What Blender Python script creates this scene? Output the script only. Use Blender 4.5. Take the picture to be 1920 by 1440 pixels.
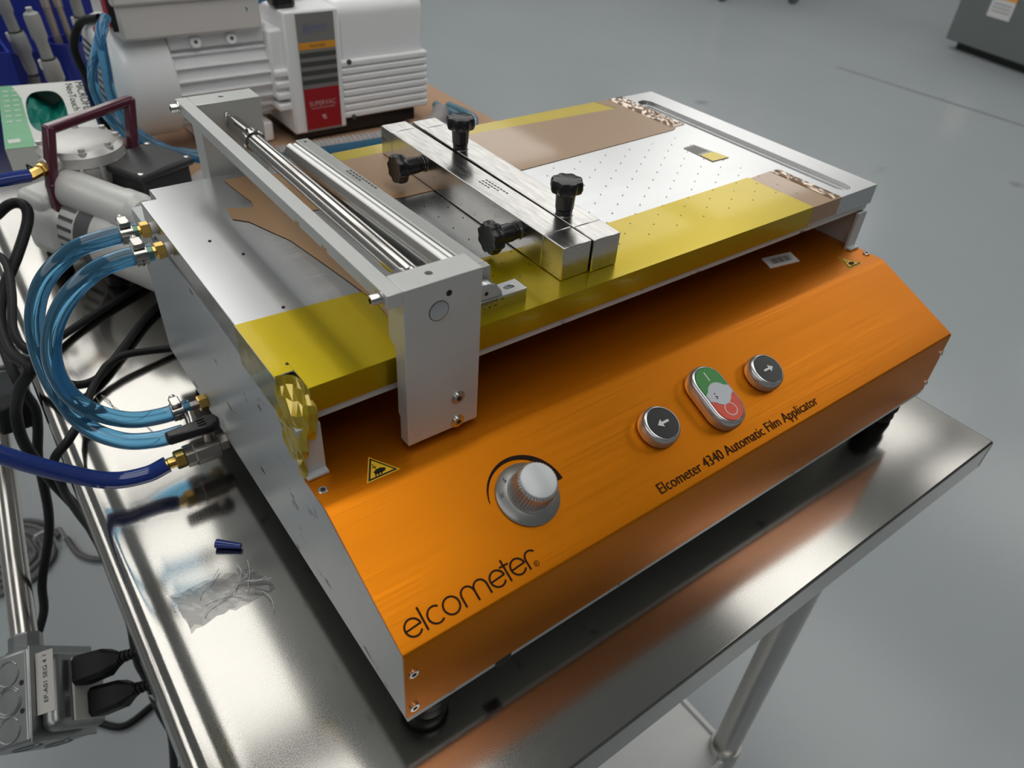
import bpy, bmesh, math, random
from mathutils import Vector, Matrix
random.seed(7)
PI = math.pi
scene = bpy.context.scene
for o in list(bpy.data.objects): bpy.data.objects.remove(o)
COL = scene.collection

# ------------------------------------------------------------------ camera
CAM = Vector((-0.0927, -0.1797, 0.3958))
RIGHT = Vector((0.80191, -0.59440, 0.06019)); DOWN = Vector((-0.33379, -0.52930, -0.78002)); FWD = Vector((0.49550, 0.60541, -0.62286))
cd = bpy.data.cameras.new('camera'); cam = bpy.data.objects.new('camera', cd); COL.objects.link(cam)
cd.sensor_width = 36; cd.lens = 1395.9 * 36 / 1920; cd.clip_start = 0.01; cd.clip_end = 60
m = Matrix((RIGHT, -DOWN, -FWD)).transposed().to_4x4(); m.translation = CAM
cam.matrix_world = m; scene.camera = cam
cd.dof.use_dof = True; cd.dof.focus_distance = 0.49; cd.dof.aperture_fstop = 11.0

# ------------------------------------------------------------------ world, exposure
w = bpy.data.worlds.new('world'); scene.world = w; w.use_nodes = True
w.node_tree.nodes['Background'].inputs[0].default_value = (0.8, 0.85, 0.9, 1)
w.node_tree.nodes['Background'].inputs[1].default_value = 0.05
scene.view_settings.view_transform = 'Standard'; scene.view_settings.look = 'None'
scene.view_settings.gamma = 1; scene.view_settings.use_curve_mapping = False
scene.view_settings.exposure = 0.05
LAMP = 2.1            # strength of the ceiling troffers

# ------------------------------------------------------------------ materials
def mat(name, col, metal=0.0, rough=0.5, coat=0.0, trans=0.0, ior=1.45, emit=0.0, brush=None, mott=0.0, mscale=8.0, bump=0.0, bscale=200.0, stain=None, aniso=0.0, alpha=1.0, spec=0.5):
    M = bpy.data.materials.new(name); M.use_nodes = True
    nt = M.node_tree; N = nt.nodes; L = nt.links; b = N['Principled BSDF']
    c4 = (col[0], col[1], col[2], 1)
    b.inputs['Base Color'].default_value = c4; b.inputs['Metallic'].default_value = metal
    b.inputs['Roughness'].default_value = rough; b.inputs['Coat Weight'].default_value = coat
    b.inputs['Coat Roughness'].default_value = 0.06; b.inputs['Transmission Weight'].default_value = trans
    b.inputs['IOR'].default_value = ior; b.inputs['Specular IOR Level'].default_value = spec; b.inputs['Alpha'].default_value = alpha
    if emit:
        b.inputs['Emission Color'].default_value = c4; b.inputs['Emission Strength'].default_value = emit
    tc = None
    def coords(scale):
        nonlocal tc
        if tc is None: tc = N.new('ShaderNodeTexCoord')
        mp = N.new('ShaderNodeMapping'); mp.inputs['Scale'].default_value = scale
        L.new(tc.outputs['Object'], mp.inputs['Vector']); return mp.outputs['Vector']
    def noise(scale, detail=4, vec=None, s=1.0):
        n = N.new('ShaderNodeTexNoise'); n.inputs['Scale'].default_value = s; n.inputs['Detail'].default_value = detail
        L.new(vec if vec else coords((scale, scale, scale)), n.inputs['Vector']); return n.outputs['Fac']
    colout = None
    if mott:
        f = noise(mscale, 6)
        mx = N.new('ShaderNodeMix'); mx.data_type = 'RGBA'
        mx.inputs[6].default_value = tuple(x * (1 - mott) for x in col) + (1,)
        mx.inputs[7].default_value = tuple(min(1, x * (1 + mott)) for x in col) + (1,)
        L.new(f, mx.inputs[0]); colout = mx.outputs[2]
    if stain:                                   # (colour, scale vector, threshold)
        sc, sv, th = stain
        f = noise(1, 5, coords(sv))
        cr = N.new('ShaderNodeMapRange'); cr.inputs[1].default_value = th; cr.inputs[2].default_value = th + 0.05
        L.new(f, cr.inputs[0])
        mx = N.new('ShaderNodeMix'); mx.data_type = 'RGBA'
        L.new(cr.outputs[0], mx.inputs[0])
        if colout: L.new(colout, mx.inputs[6])
        else: mx.inputs[6].default_value = c4
        mx.inputs[7].default_value = sc + (1,); colout = mx.outputs[2]
    if colout: L.new(colout, b.inputs['Base Color'])
    if brush:                                   # (scale vector, roughness swing, bump strength)
        sv, sw, bs = brush
        f = noise(1, 3, coords(sv))
        mr = N.new('ShaderNodeMapRange'); mr.inputs[1].default_value = 0.3; mr.inputs[2].default_value = 0.7
        mr.inputs[3].default_value = max(0.02, rough - sw); mr.inputs[4].default_value = rough + sw
        L.new(f, mr.inputs[0]); L.new(mr.outputs[0], b.inputs['Roughness'])
        if bs:
            bp = N.new('ShaderNodeBump'); bp.inputs['Strength'].default_value = bs; bp.inputs['Distance'].default_value = 0.0002
            L.new(f, bp.inputs['Height']); L.new(bp.outputs[0], b.inputs['Normal'])
    elif bump:
        f = noise(bscale, 3)
        bp = N.new('ShaderNodeBump'); bp.inputs['Strength'].default_value = bump; bp.inputs['Distance'].default_value = 0.001
        L.new(f, bp.inputs['Height']); L.new(bp.outputs[0], b.inputs['Normal'])
    if aniso: b.inputs['Anisotropic'].default_value = aniso
    return M

MT = {}
MT['floor'] = mat('epoxy_floor', (0.335, 0.365, 0.380), 0, 0.20, mott=0.07, mscale=1.3, stain=((0.22, 0.225, 0.22), (2.2, 2.2, 2.2), 0.70))
MT['ceiling'] = mat('ceiling_white', (0.60, 0.60, 0.59), 0, 0.9)
MT['wall'] = mat('wall_grey', (0.34, 0.35, 0.36), 0, 0.8)
MT['lamp'] = mat('lamp_diffuser', (1.0, 0.985, 0.95), 0, 0.5, emit=LAMP)
MT['lampframe'] = mat('lamp_frame', (0.7, 0.7, 0.7), 0, 0.5)
MT['steel'] = mat('table_steel', (0.43, 0.418, 0.392), 1, 0.13, brush=((1500, 1500, 1500), 0.06, 0.06), mott=0.08, mscale=14)
MT['steel_dark'] = mat('tube_steel', (0.50, 0.49, 0.47), 1, 0.28)
MT['alu'] = mat('brushed_aluminium', (0.60, 0.605, 0.61), 1, 0.24, brush=((8, 400, 200), 0.015, 0.0), mott=0.05, mscale=20)
MT['alu_matt'] = mat('anodised_aluminium', (0.60, 0.61, 0.60), 0.55, 0.42, mott=0.05, mscale=30, stain=((0.36, 0.36, 0.35), (60, 60, 30), 0.74))
MT['side'] = mat('grey_side_panel', (0.47, 0.495, 0.505), 0.15, 0.34, mott=0.06, mscale=12, stain=((0.08, 0.08, 0.08), (55, 35, 80), 0.645))
MT['orange'] = mat('orange_anodised', (0.64, 0.190, 0.002), 0.84, 0.38, brush=((10, 900, 500), 0.05, 0.06), mott=0.05, mscale=7, stain=((0.42, 0.13, 0.01), (70, 70, 70), 0.76))
MT['block'] = mat('ground_steel', (0.62, 0.605, 0.585), 1, 0.24, brush=((500, 60, 500), 0.04, 0.02), mott=0.06, mscale=30)
MT['chrome'] = mat('chrome', (0.50, 0.48, 0.455), 1, 0.20, brush=((40, 3, 40), 0.05, 0))
MT['bar_metal'] = mat('milled_bar', (0.52, 0.52, 0.51), 0.85, 0.30, mott=0.06, mscale=40)
MT['screw'] = mat('bright_screw', (0.7, 0.69, 0.67), 1, 0.2)
MT['yellow'] = mat('yellow_polyimide_tape', (0.49, 0.365, 0.0), 0.8, 0.28, coat=0.25, mott=0.06, mscale=25, bump=0.05, bscale=70)
MT['yellow_fold'] = mat('crumpled_amber_tape', (0.55, 0.40, 0.01), 0.3, 0.12, coat=1.0, trans=0.35)
MT['yellow_side'] = mat('wrinkled_tape_side', (0.40, 0.335, 0.12), 0.25, 0.25, coat=1.0, bump=0.5, bscale=60, mott=0.3, mscale=60, stain=((0.28, 0.09, 0.02), (70, 50, 90), 0.70))
MT['brown'] = mat('brown_packing_tape', (0.33, 0.195, 0.095), 0.25, 0.30, coat=0.5, mott=0.06, mscale=30, bump=0.06, bscale=60)
MT['brown_gloss'] = mat('creased_brown_tape', (0.36, 0.22, 0.12), 0.3, 0.10, coat=1.0)
MT['black'] = mat('black_plastic', (0.012, 0.012, 0.013), 0, 0.28)
MT['rubber'] = mat('black_rubber', (0.009, 0.009, 0.010), 0, 0.5, spec=0.3)
MT['hole'] = mat('dark_hole', (0.012, 0.012, 0.012), 0, 0.8)
MT['brass'] = mat('brass', (0.72, 0.47, 0.13), 1, 0.24)
MT['nickel'] = mat('nickel_valve', (0.42, 0.39, 0.36), 1, 0.3)
MT['hose'] = mat('clear_blue_hose', (0.135, 0.40, 0.64), 0, 0.06, coat=0.5, trans=0.82, ior=1.22)
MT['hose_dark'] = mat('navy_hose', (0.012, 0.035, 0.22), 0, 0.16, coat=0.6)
MT['ink'] = mat('black_ink', (0.016, 0.006, 0.003), 0, 0.7, spec=0.15)
MT['print'] = mat('dark_print', (0.015, 0.015, 0.015), 0, 0.7, spec=0.2)
MT['engrave'] = mat('engraving', (0.12, 0.115, 0.11), 0.6, 0.5)
MT['sticker_yellow'] = mat('sticker_yellow', (0.80, 0.46, 0.02), 0, 0.4)
MT['sticker_white'] = mat('sticker_white', (0.62, 0.62, 0.62), 0, 0.4)
MT['silver'] = mat('satin_silver', (0.62, 0.62, 0.63), 0.85, 0.24)
MT['knob_cap'] = mat('knob_grey_cap', (0.56, 0.58, 0.60), 0.1, 0.35)
MT['skirt'] = mat('knob_skirt', (0.34, 0.34, 0.335), 0.75, 0.35, mott=0.25, mscale=60)
MT['btn_black'] = mat('button_black', (0.03, 0.03, 0.031), 0, 0.35)
MT['btn_green'] = mat('button_green', (0.055, 0.235, 0.06), 0, 0.3)
MT['btn_red'] = mat('button_red', (0.60, 0.085, 0.05), 0, 0.3)
MT['btn_clear'] = mat('button_lens', (0.48, 0.50, 0.54), 0, 0.25)
MT['white'] = mat('white_enamel', (0.93, 0.93, 0.94), 0, 0.28, coat=0.3)
MT['cream'] = mat('cream_plastic', (0.74, 0.70, 0.68), 0, 0.4)
MT['white_warm'] = mat('cast_grey_paint', (0.60, 0.60, 0.585), 0.1, 0.38, mott=0.05, mscale=40)
MT['cast'] = mat('bare_cast_aluminium', (0.58, 0.57, 0.55), 0.6, 0.4, mott=0.1, mscale=60)
MT['maroon'] = mat('maroon_handle', (0.075, 0.010, 0.024), 0, 0.25, coat=0.4)
MT['darkbox'] = mat('charcoal_box', (0.030, 0.029, 0.031), 0, 0.4)
MT['band'] = mat('grey_band', (0.09, 0.09, 0.095), 0.2, 0.45)
MT['red'] = mat('red_panel', (0.36, 0.012, 0.018), 0, 0.35)
MT['plate_grey'] = mat('plate_grey', (0.30, 0.285, 0.27), 0.4, 0.4)
MT['plate_dark'] = mat('plate_stripe', (0.10, 0.098, 0.095), 0.4, 0.4)
MT['plate_orange'] = mat('plate_orange', (0.78, 0.33, 0.03), 0, 0.4)
MT['plate_blue'] = mat('plate_blue', (0.16, 0.18, 0.45), 0, 0.5)
MT['pale_print'] = mat('pale_print', (0.62, 0.40, 0.40), 0, 0.5)
MT['carton'] = mat('carton_white', (0.62, 0.63, 0.60), 0, 0.45)
MT['carton_green'] = mat('carton_green', (0.10, 0.36, 0.17), 0, 0.4, mott=0.35, mscale=14)
MT['glove'] = mat('teal_glove', (0.0, 0.20, 0.155), 0, 0.5, bump=0.4, bscale=50)
MT['blue'] = mat('blue_plastic', (0.012, 0.025, 0.25), 0, 0.35)
MT['tool'] = mat('grey_tool_plastic', (0.33, 0.34, 0.335), 0.1, 0.4, mott=0.12, mscale=60)
MT['glass'] = mat('grey_glass_tube', (0.40, 0.36, 0.32), 0.6, 0.15)
MT['cardboard'] = mat('cardboard', (0.44, 0.27, 0.165), 0, 0.8, mott=0.1, mscale=15)
MT['hose_grey'] = mat('ribbed_hose', (0.42, 0.39, 0.385), 0, 0.4)
MT['galv'] = mat('galvanised_steel', (0.30, 0.31, 0.31), 0.9, 0.32, mott=0.22, mscale=45)
MT['paper'] = mat('paper_label', (0.50, 0.49, 0.47), 0, 0.6)
MT['cable_grey'] = mat('grey_cable', (0.13, 0.125, 0.125), 0, 0.5)
MT['cabinet'] = mat('cabinet_grey', (0.15, 0.165, 0.165), 0.1, 0.4)
MT['film'] = mat('grey_sheet', (0.22, 0.22, 0.22), 0, 0.10, coat=0.6, alpha=0.45)
MT['joint'] = mat('floor_joint', (0.17, 0.18, 0.20), 0, 0.6)

# ------------------------------------------------------------------ mesh helpers
def add_box(bm, x0, x1, y0, y1, z0, z1, M=None):
    vs = [bm.verts.new((x, y, z)) for x in (x0, x1) for y in (y0, y1) for z in (z0, z1)]
    for f in ((0, 1, 3, 2), (4, 6, 7, 5), (0, 4, 5, 1), (2, 3, 7, 6), (0, 2, 6, 4), (1, 5, 7, 3)):
        bm.faces.new([vs[i] for i in f])
    if M is not None:
        for v in vs: v.co = M @ v.co
    return vs
def add_prism(bm, poly, a, b, to3):
    """poly of 2-D points extruded from a to b; to3(u, v, t) -> point"""
    A = [bm.verts.new(to3(u, v, a)) for u, v in poly]; B = [bm.verts.new(to3(u, v, b)) for u, v in poly]
    n = len(poly)
    bm.faces.new(A); bm.faces.new(B[::-1])
    for i in range(n): bm.faces.new((A[i], B[i], B[(i + 1) % n], A[(i + 1) % n]))
def frame(p, axis):
    a = Vector(axis).normalized(); h = Vector((0, 0, 1)) if abs(a.z) < 0.9 else Vector((1, 0, 0))
    u = a.cross(h).normalized(); v = a.cross(u)
    return Vector(p), u, v, a
def add_lathe(bm, p, axis, prof, seg=24, mod=None):
    """profile [(r, h)] revolved about axis from p; mod(angle, r) optional radius change"""
    o, u, v, a = frame(p, axis); rings = []
    for r, h in prof:
        if r < 1e-6: rings.append([bm.verts.new(o + a * h)]); continue
        ring = []
        for i in range(seg):
            t = 2 * PI * i / seg; rr = mod(i, r) if mod else r
            ring.append(bm.verts.new(o + a * h + u * (rr * math.cos(t)) + v * (rr * math.sin(t))))
        rings.append(ring)
    for A, B in zip(rings, rings[1:]):
        for i in range(seg):
            j = (i + 1) % seg
            if len(A) == 1 and len(B) == 1: break
            if len(A) == 1: bm.faces.new((A[0], B[i], B[j]))
            elif len(B) == 1: bm.faces.new((A[i], B[0], A[j]))
            else: bm.faces.new((A[i], B[i], B[j], A[j]))
    if len(rings[0]) > 1: bm.faces.new(rings[0])
    if len(rings[-1]) > 1: bm.faces.new(rings[-1][::-1])
def spline(pts, n=8):
    P = [Vector(p) for p in pts]; P = [2 * P[0] - P[1]] + P + [2 * P[-1] - P[-2]]; out = []
    for i in range(1, len(P) - 2):
        a, b, c, d = P[i - 1:i + 3]
        for k in range(n):
            t = k / n
            out.append(0.5 * ((2 * b) + (c - a) * t + (2 * a - 5 * b + 4 * c - d) * t * t + (3 * b - a - 3 * c + d) * t ** 3))
    out.append(P[-2]); return out
def add_tube(bm, pts, r, seg=12, smooth=8, rfun=None):
    P = spline(pts, smooth) if smooth else [Vector(p) for p in pts]
    rings = []; up = None
    for i, p in enumerate(P):
        t = (P[min(i + 1, len(P) - 1)] - P[max(i - 1, 0)]).normalized()
        if up is None: up = t.orthogonal().normalized()
        up = (up - t * up.dot(t)).normalized(); s = t.cross(up); rr = rfun(i) if rfun else r
        rings.append([bm.verts.new(p + up * (rr * math.cos(2 * PI * k / seg)) + s * (rr * math.sin(2 * PI * k / seg))) for k in range(seg)])
    for A, B in zip(rings, rings[1:]):
        for k in range(seg): bm.faces.new((A[k], A[(k + 1) % seg], B[(k + 1) % seg], B[k]))
    bm.faces.new(rings[0][::-1]); bm.faces.new(rings[-1])
def BM(): return bmesh.new()
def box_bm(*a, M=None):
    b = BM(); add_box(b, *a, M=M); return b
def lathe_bm(*a, **k):
    b = BM(); add_lathe(b, *a, **k); return b
def tube_bm(*a, **k):
    b = BM(); add_tube(b, *a, **k); return b
def obj(name, bm, m, parent=None, bevel=0.0, smooth=35, seg=2):
    bmesh.ops.recalc_face_normals(bm, faces=bm.faces[:])
    me = bpy.data.meshes.new(name); bm.to_mesh(me); bm.free()
    if smooth:
        me.shade_smooth(); me.set_sharp_from_angle(angle=math.radians(smooth))
    me.materials.append(MT[m]); o = bpy.data.objects.new(name, me); COL.objects.link(o)
    if bevel:
        md = o.modifiers.new('bevel', 'BEVEL'); md.width = bevel; md.segments = seg; md.limit_method = 'ANGLE'; md.angle_limit = math.radians(40); md.harden_normals = False
    if parent is not None:
        o.parent = parent
        if parent.type == 'EMPTY' and parent.get('_world'):
            o.matrix_parent_inverse = Matrix.Translation(-parent.location)
    return o
def tag(o, label, cat, group=None, kind=None):
    if label: o['label'] = label
    if cat: o['category'] = cat
    if group: o['group'] = group
    if kind: o['kind'] = kind
    return o
def thing(name, label, cat, loc=(0, 0, 0), rot=None, group=None, world=True):
    o = bpy.data.objects.new(name, None); COL.objects.link(o); o.location = loc; o.empty_display_size = 0.02
    if world: o['_world'] = 1
    if rot is not None: o.rotation_euler = rot
    return tag(o, label, cat, group)
def struct(name, bm, m, label, cat, **k):
    o = obj(name, bm, m, **k); return tag(o, label, cat, kind='structure')
def text_bm(s, to3, width=None, height=None, align='LEFT', thick=0.00008):
    cu = bpy.data.curves.new('t', 'FONT'); cu.body = s; cu.size = 1; cu.align_x = align; cu.resolution_u = 3
    to = bpy.data.objects.new('t', cu); COL.objects.link(to)
    dg = bpy.context.evaluated_depsgraph_get(); me = bpy.data.meshes.new_from_object(to.evaluated_get(dg))
    bpy.data.objects.remove(to); bpy.data.curves.remove(cu)
    b = BM(); b.from_mesh(me); bpy.data.meshes.remove(me)
    xs = [v.co.x for v in b.verts]; ys = [v.co.y for v in b.verts]
    x0, x1 = min(xs), max(xs); sy = (height / 0.70) if height else 1; sx = (width / (x1 - x0)) if width else sy
    for v in b.verts: v.co = to3((v.co.x - (x0 if align == 'LEFT' else (x0 + x1) / 2)) * sx, v.co.y * sy)
    return b
def plane_map(o, u, v):
    o = Vector(o); u = Vector(u); v = Vector(v); n = u.cross(v).normalized()
    return lambda a, b, h=0.0: o + u * a + v * b + n * h
def ribbon(bm, pm, pts, wid, h=0.0001):
    """flat stroke of a given width along 2-D points on a plane map"""
    L_, R_ = [], []
    n = len(pts)
    for i in range(n):
        a = Vector(pts[max(i - 1, 0)]); c = Vector(pts[min(i + 1, n - 1)]); t = (c - a).normalized(); s = Vector((-t.y, t.x))
        ww = wid(i / (n - 1)) if callable(wid) else wid
        p = Vector(pts[i]); q = p + s * (ww / 2); r = p - s * (ww / 2)
        L_.append(bm.verts.new(pm(q.x, q.y, h))); R_.append(bm.verts.new(pm(r.x, r.y, h)))
    for i in range(n - 1): bm.faces.new((L_[i], L_[i + 1], R_[i + 1], R_[i]))
def arc(cx, cy, r, a0, a1, n=24):
    return [(cx + r * math.cos(math.radians(a0 + (a1 - a0) * i / n)), cy + r * math.sin(math.radians(a0 + (a1 - a0) * i / n))) for i in range(n + 1)]
def disc_bm(pm, cx, cy, r, h, seg=24):
    b = BM(); b.faces.new([b.verts.new(pm(cx + r * math.cos(2 * PI * i / seg), cy + r * math.sin(2 * PI * i / seg), h)) for i in range(seg)]); return b
def hexmod(i, r): return r

# ================================================================== SETTING
ZF = -0.90; ZC = 2.10; X0, X1, Y0, Y1 = -4.0, 12.0, -4.0, 9.0
G = -0.026      # table top height in machine coordinates
fl = struct('floor', box_bm(X0, X1, Y0, Y1, ZF - 0.05, ZF), 'floor', 'smooth grey epoxy floor of the laboratory', 'floor')
jb = BM(); add_box(jb, 4.735, 4.765, 0.2, 2.62, ZF - 0.001, ZF + 0.0008); obj('expansion_joint', jb, 'joint', fl)
struct('ceiling', box_bm(X0, X1, Y0, Y1, ZC, ZC + 0.05), 'ceiling', 'white ceiling over the laboratory', 'ceiling')
struct('wall_back', box_bm(X0, X1, Y1, Y1 + 0.1, ZF, ZC), 'wall', 'plain light grey wall behind the benches', 'wall')
struct('wall_front', box_bm(X0, X1, Y0 - 0.1, Y0, ZF, ZC), 'wall', 'plain light grey wall behind the viewer', 'wall')
struct('wall_left', box_bm(X0 - 0.1, X0, Y0, Y1, ZF, ZC), 'wall', 'plain light grey wall left of the table', 'wall')
struct('wall_right', box_bm(X1, X1 + 0.1, Y0, Y1, ZF, ZC), 'wall', 'plain light grey wall right of the table', 'wall')
for lx in (-2.65, 0.20, 3.05, 4.47, 5.9, 8.75):  # leftmost row is unseen, added to brighten the machine's left side
    for ly in (-2.4, -1.0, 0.4, 1.8, 3.2, 4.6, 6.0, 7.4):
        if lx == 4.47 and ly != 3.2 or lx > 0 and ly < -1.5: continue
        t = thing('ceiling_light', 'flat square troffer light set in the white ceiling', 'light', (lx, ly, ZC), group='ceiling troffers')
        fb = BM()
        for a in ((-.63, -.60, -.63, .63), (.60, .63, -.63, .63), (-.60, .60, -.63, -.60), (-.60, .60, .60, .63)):
            add_box(fb, lx + a[0], lx + a[1], ly + a[2], ly + a[3], ZC - 0.03, ZC)
        obj('frame', fb, 'lampframe', t)
        obj('diffuser', box_bm(lx - .60, lx + .60, ly - .60, ly + .60, ZC - 0.015, ZC - 0.001), 'lamp', t)

# ------------------------------------------------------------------ steel table
TY0, TY1 = -0.0625, 1.75
tb = thing('work_table', 'stainless steel work table with rolled edge and tubular legs', 'table', (0.23, 0.8, ZF))
prof = [(-0.1055, G - 0.034), (-0.1065, G - 0.012), (-0.1045, G - 0.001), (-0.0985, G + 0.0035), (-0.0915, G + 0.0040), (-0.0855, G + 0.0022), (-0.0785, G + 0.0004), (-0.072, G)]
prof += [(0.553, G), (0.5558, G - 0.0008), (0.557, G - 0.003), (0.557, G - 0.032), (0.553, G - 0.032), (0.553, G - 0.005), (-0.095, G - 0.005), (-0.101, G - 0.034)]
bt = BM(); add_prism(bt, prof, TY0, TY1, lambda u, v, t: Vector((u, t, v)))
top = obj('table_top', bt, 'steel', tb, bevel=0.0018, smooth=40)
obj('front_skirt', box_bm(-0.104, 0.5555, TY0 + 0.0005, TY0 + 0.004, G - 0.032, G - 0.003), 'steel', top)
LEGS = [(0.513, 0.012), (-0.055, 0.012), (0.513, 1.68), (-0.055, 1.68)]
for lx, ly in LEGS:
    lg = obj('leg', lathe_bm((lx, ly, ZF), (0, 0, 1), [(0.014, 0), (0.0178, 0.03), (0.0178, -ZF + G - 0.006)], seg=28), 'steel_dark', tb)
    obj('collar', lathe_bm((lx, ly, -0.70), (0, 0, 1), [(0.019, 0), (0.0225, 0.004), (0.0225, 0.040), (0.0215, 0.044), (0.0185, 0.044)], seg=28), 'steel_dark', lg)
sb = BM(); add_box(sb, -0.065, 0.520, 0.0, 1.69, -0.690, -0.672); add_box(sb, -0.065, 0.520, -0.003, 0.006, -0.712, -0.668); add_box(sb, 0.514, 0.523, 0.0, 1.69, -0.712, -0.668)
obj('lower_shelf', sb, 'alu_matt', tb, bevel=0.002)

# ================================================================== FILM APPLICATOR
L_ = 0.52; h1, h2, y2, H = 0.0650, 0.0977, 0.0768, 0.1530
YS = 0.1056; YB = 0.404; BF, BB, XR = 0.1083, 0.3798, 0.5262; ST = 0.0170
mc = thing('film_applicator', 'orange and grey film applicator machine with taped aluminium bed on steel table', 'machine', (0.26, 0.2, G))
# side panels
sp = [(0.0, 0.002), (0.0, h1 - 0.001), (y2, h2 - 0.001), (YS, h2 - 0.001), (YS, H - ST - 0.005), (YB, H - ST - 0.005), (YB, 0.0)]
for xa, xb in ((0.0, 0.0025), (L_ - 0.0025, L_)):
    b = BM(); add_prism(b, sp, xa, xb, lambda u, v, t: Vector((t, u, v)))
    inner = 1 if xa == 0 else -1
    xi = (0.0005, 0.0130) if xa == 0 else (L_ - 0.0130, L_ - 0.0005)
    p_ = obj('side_panel', b, 'side', mc)
    fb = BM(); add_box(fb, xi[0], xi[1], YS - 0.0006, YS + 0.0015, h2, H - ST - 0.0045)
    # curved foot of the flange
    for k in range(5):
        a = math.radians(90 * k / 5); bb_ = math.radians(90 * (k + 1) / 5)
    add_box(fb, xi[0], xi[1], YS - 0.005, YS, h2 + 0.0006, h2 + 0.002)
    obj('flange', fb, 'side', p_)
obj('base_plate', box_bm(0.0005, L_ - 0.0005, 0.0006, YB, -0.0005, 0.0042), 'side', mc)
obj('back_panel', box_bm(0.003, L_ - 0.003, YB - 0.003, YB - 0.0005, 0.0042, H - ST - 0.005), 'side', mc)
obj('rear_cover', box_bm(0.0005, L_ - 0.0005, 0.3700, YB, H - ST - 0.0085, H - ST - 0.0048), 'side', mc)
# orange front: vertical face, slope, flat shelf (one bent sheet)
fp = [(-0.0006, 0.0055), (-0.0006, h1 - 0.0016), (-0.0002, h1 - 0.0006), (0.0008, h1 + 0.0003), (y2 - 0.004, h2 - 0.0018), (y2, h2 - 0.0003), (y2 + 0.004, h2), (YS - 0.0008, h2),
      (YS - 0.0008, h2 - 0.0015), (y2 + 0.004, h2 - 0.0015), (0.0016, h1 - 0.0016), (0.0009, h1 - 0.003), (0.0009, 0.0055)]
b = BM(); add_prism(b, fp, -0.0004, L_ + 0.0004, lambda u, v, t: Vector((t, u, v)))
front = obj('front_panel', b, 'orange', mc, smooth=30)
obj('panel_shelf', box_bm(0.0030, L_ - 0.0030, YS - 0.0008, 0.200, h2 - 0.0015, h2), 'orange', front)
def socket_screw(p, axis, r, h, parent, m='screw', washer=0.0, name='screw'):
    b = BM(); base = 0.0
    if washer: add_lathe(b, p, axis, [(r * 1.45, 0), (r * 1.45, washer)], seg=24); base = washer
    add_lathe(b, p, axis, [(r, base), (r, base + h * 0.8), (r * 0.9, base + h), (r * 0.52, base + h), (r * 0.50, base + h * 0.3), (0, base + h * 0.28)], seg=24)
    s = obj(name, b, m, parent)
    bb = lathe_bm(Vector(p) + Vector(axis).normalized() * (base + h * 0.32), axis, [(r * 0.5, 0), (r * 0.5, h * 0.06)], seg=6); obj('hex_recess', bb, 'hole', s)
    return s
for (x, z) in ((0.0042, 0.0468), (0.0040, 0.0142), (0.5165, 0.0468), (0.5165, 0.0150)):
    socket_screw((x, -0.0006, z), (0, -1, 0), 0.0028, 0.0014, mc)
for x in (0.0042, 0.5160):
    socket_screw((x, 0.0905, h2), (0, 0, 1), 0.0027, 0.0013, mc)
for (x, y) in ((0.022, 0.018), (0.498, 0.018), (0.022, 0.38), (0.498, 0.38)):
    obj('foot', lathe_bm((x, y, G + 0.0002), (0, 0, 1), [(0.0125, 0), (0.0135, 0.003), (0.0125, 0.010), (0.0145, 0.012), (0.0145, 0.017), (0.010, 0.020), (0.010, 0.0262)], seg=28), 'rubber', mc)
obj('front_tab', box_bm(0.0585, 0.0690, -0.0006, 0.006, -0.0016, 0.0056), 'black', mc)

# slope decoration
SV = Vector((0, y2, h2 - h1)).normalized()
slope = plane_map((0, 0, h1 + 0.0002), (1, 0, 0), SV)
SN = Vector((1, 0, 0)).cross(SV).normalized()
lb = BM(); S = 0.00105
xh = 0.0050      # half x-height
def let_e(cx, cy=0.0096): ribbon(lb, slope, [(cx - xh + 0.0003, cy - 0.0004), (cx + xh - 0.0002, cy + 0.0004)], S, 0.00012); ribbon(lb, slope, arc(cx, cy, xh - S / 2, 6, 325), S, 0.00015)
let_e(0.0106)
ribbon(lb, slope, [(0.0168, 0.0048), (0.0168, 0.0176)], S, 0.00015)
ribbon(lb, slope, arc(0.0238, 0.0096, xh - S / 2, 48, 312), S, 0.00015)
ribbon(lb, slope, arc(0.0332, 0.0097, xh - S / 2 + 0.0001, 0, 360, 36), S, 0.00015)
for k in (0, 1):
    x = 0.0400 + k * 0.0079
    ribbon(lb, slope, [(x, 0.0048)] + [(x, 0.0106)] + arc(x + 0.0039, 0.0106, 0.0039, 180, 0, 16) + ([(x + 0.0078, 0.0049)] if k else []), S, 0.00015)
let_e(0.0623, 0.0099)
ribbon(lb, slope, [(0.0687, 0.0050), (0.0687, 0.0178)], S, 0.00015); ribbon(lb, slope, [(0.0660, 0.0143), (0.0718, 0.0143)], S, 0.00014)
let_e(0.0760, 0.0101)
ribbon(lb, slope, [(0.0818, 0.0052), (0.0818, 0.0110)] + arc(0.0856, 0.0110, 0.0038, 180, 35, 14), S, 0.00015)
ribbon(lb, slope, arc(0.0864, 0.0066, 0.0015, 0, 360, 20), 0.0003, 0.00015)
obj('logo_lettering', lb, 'ink', front, smooth=0)
obj('registered_mark', text_bm('R', lambda a, c: slope(0.0857 + a, 0.0058 + c, 0.00015), height=0.0017), 'ink', front, smooth=0)
obj('model_lettering', text_bm('Elcometer 4340 Automatic Film Applicator', lambda a, c: slope(0.1822 + a, 0.0050 + c, 0.00015), width=0.1600, height=0.0070), 'ink', front, smooth=0)
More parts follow.
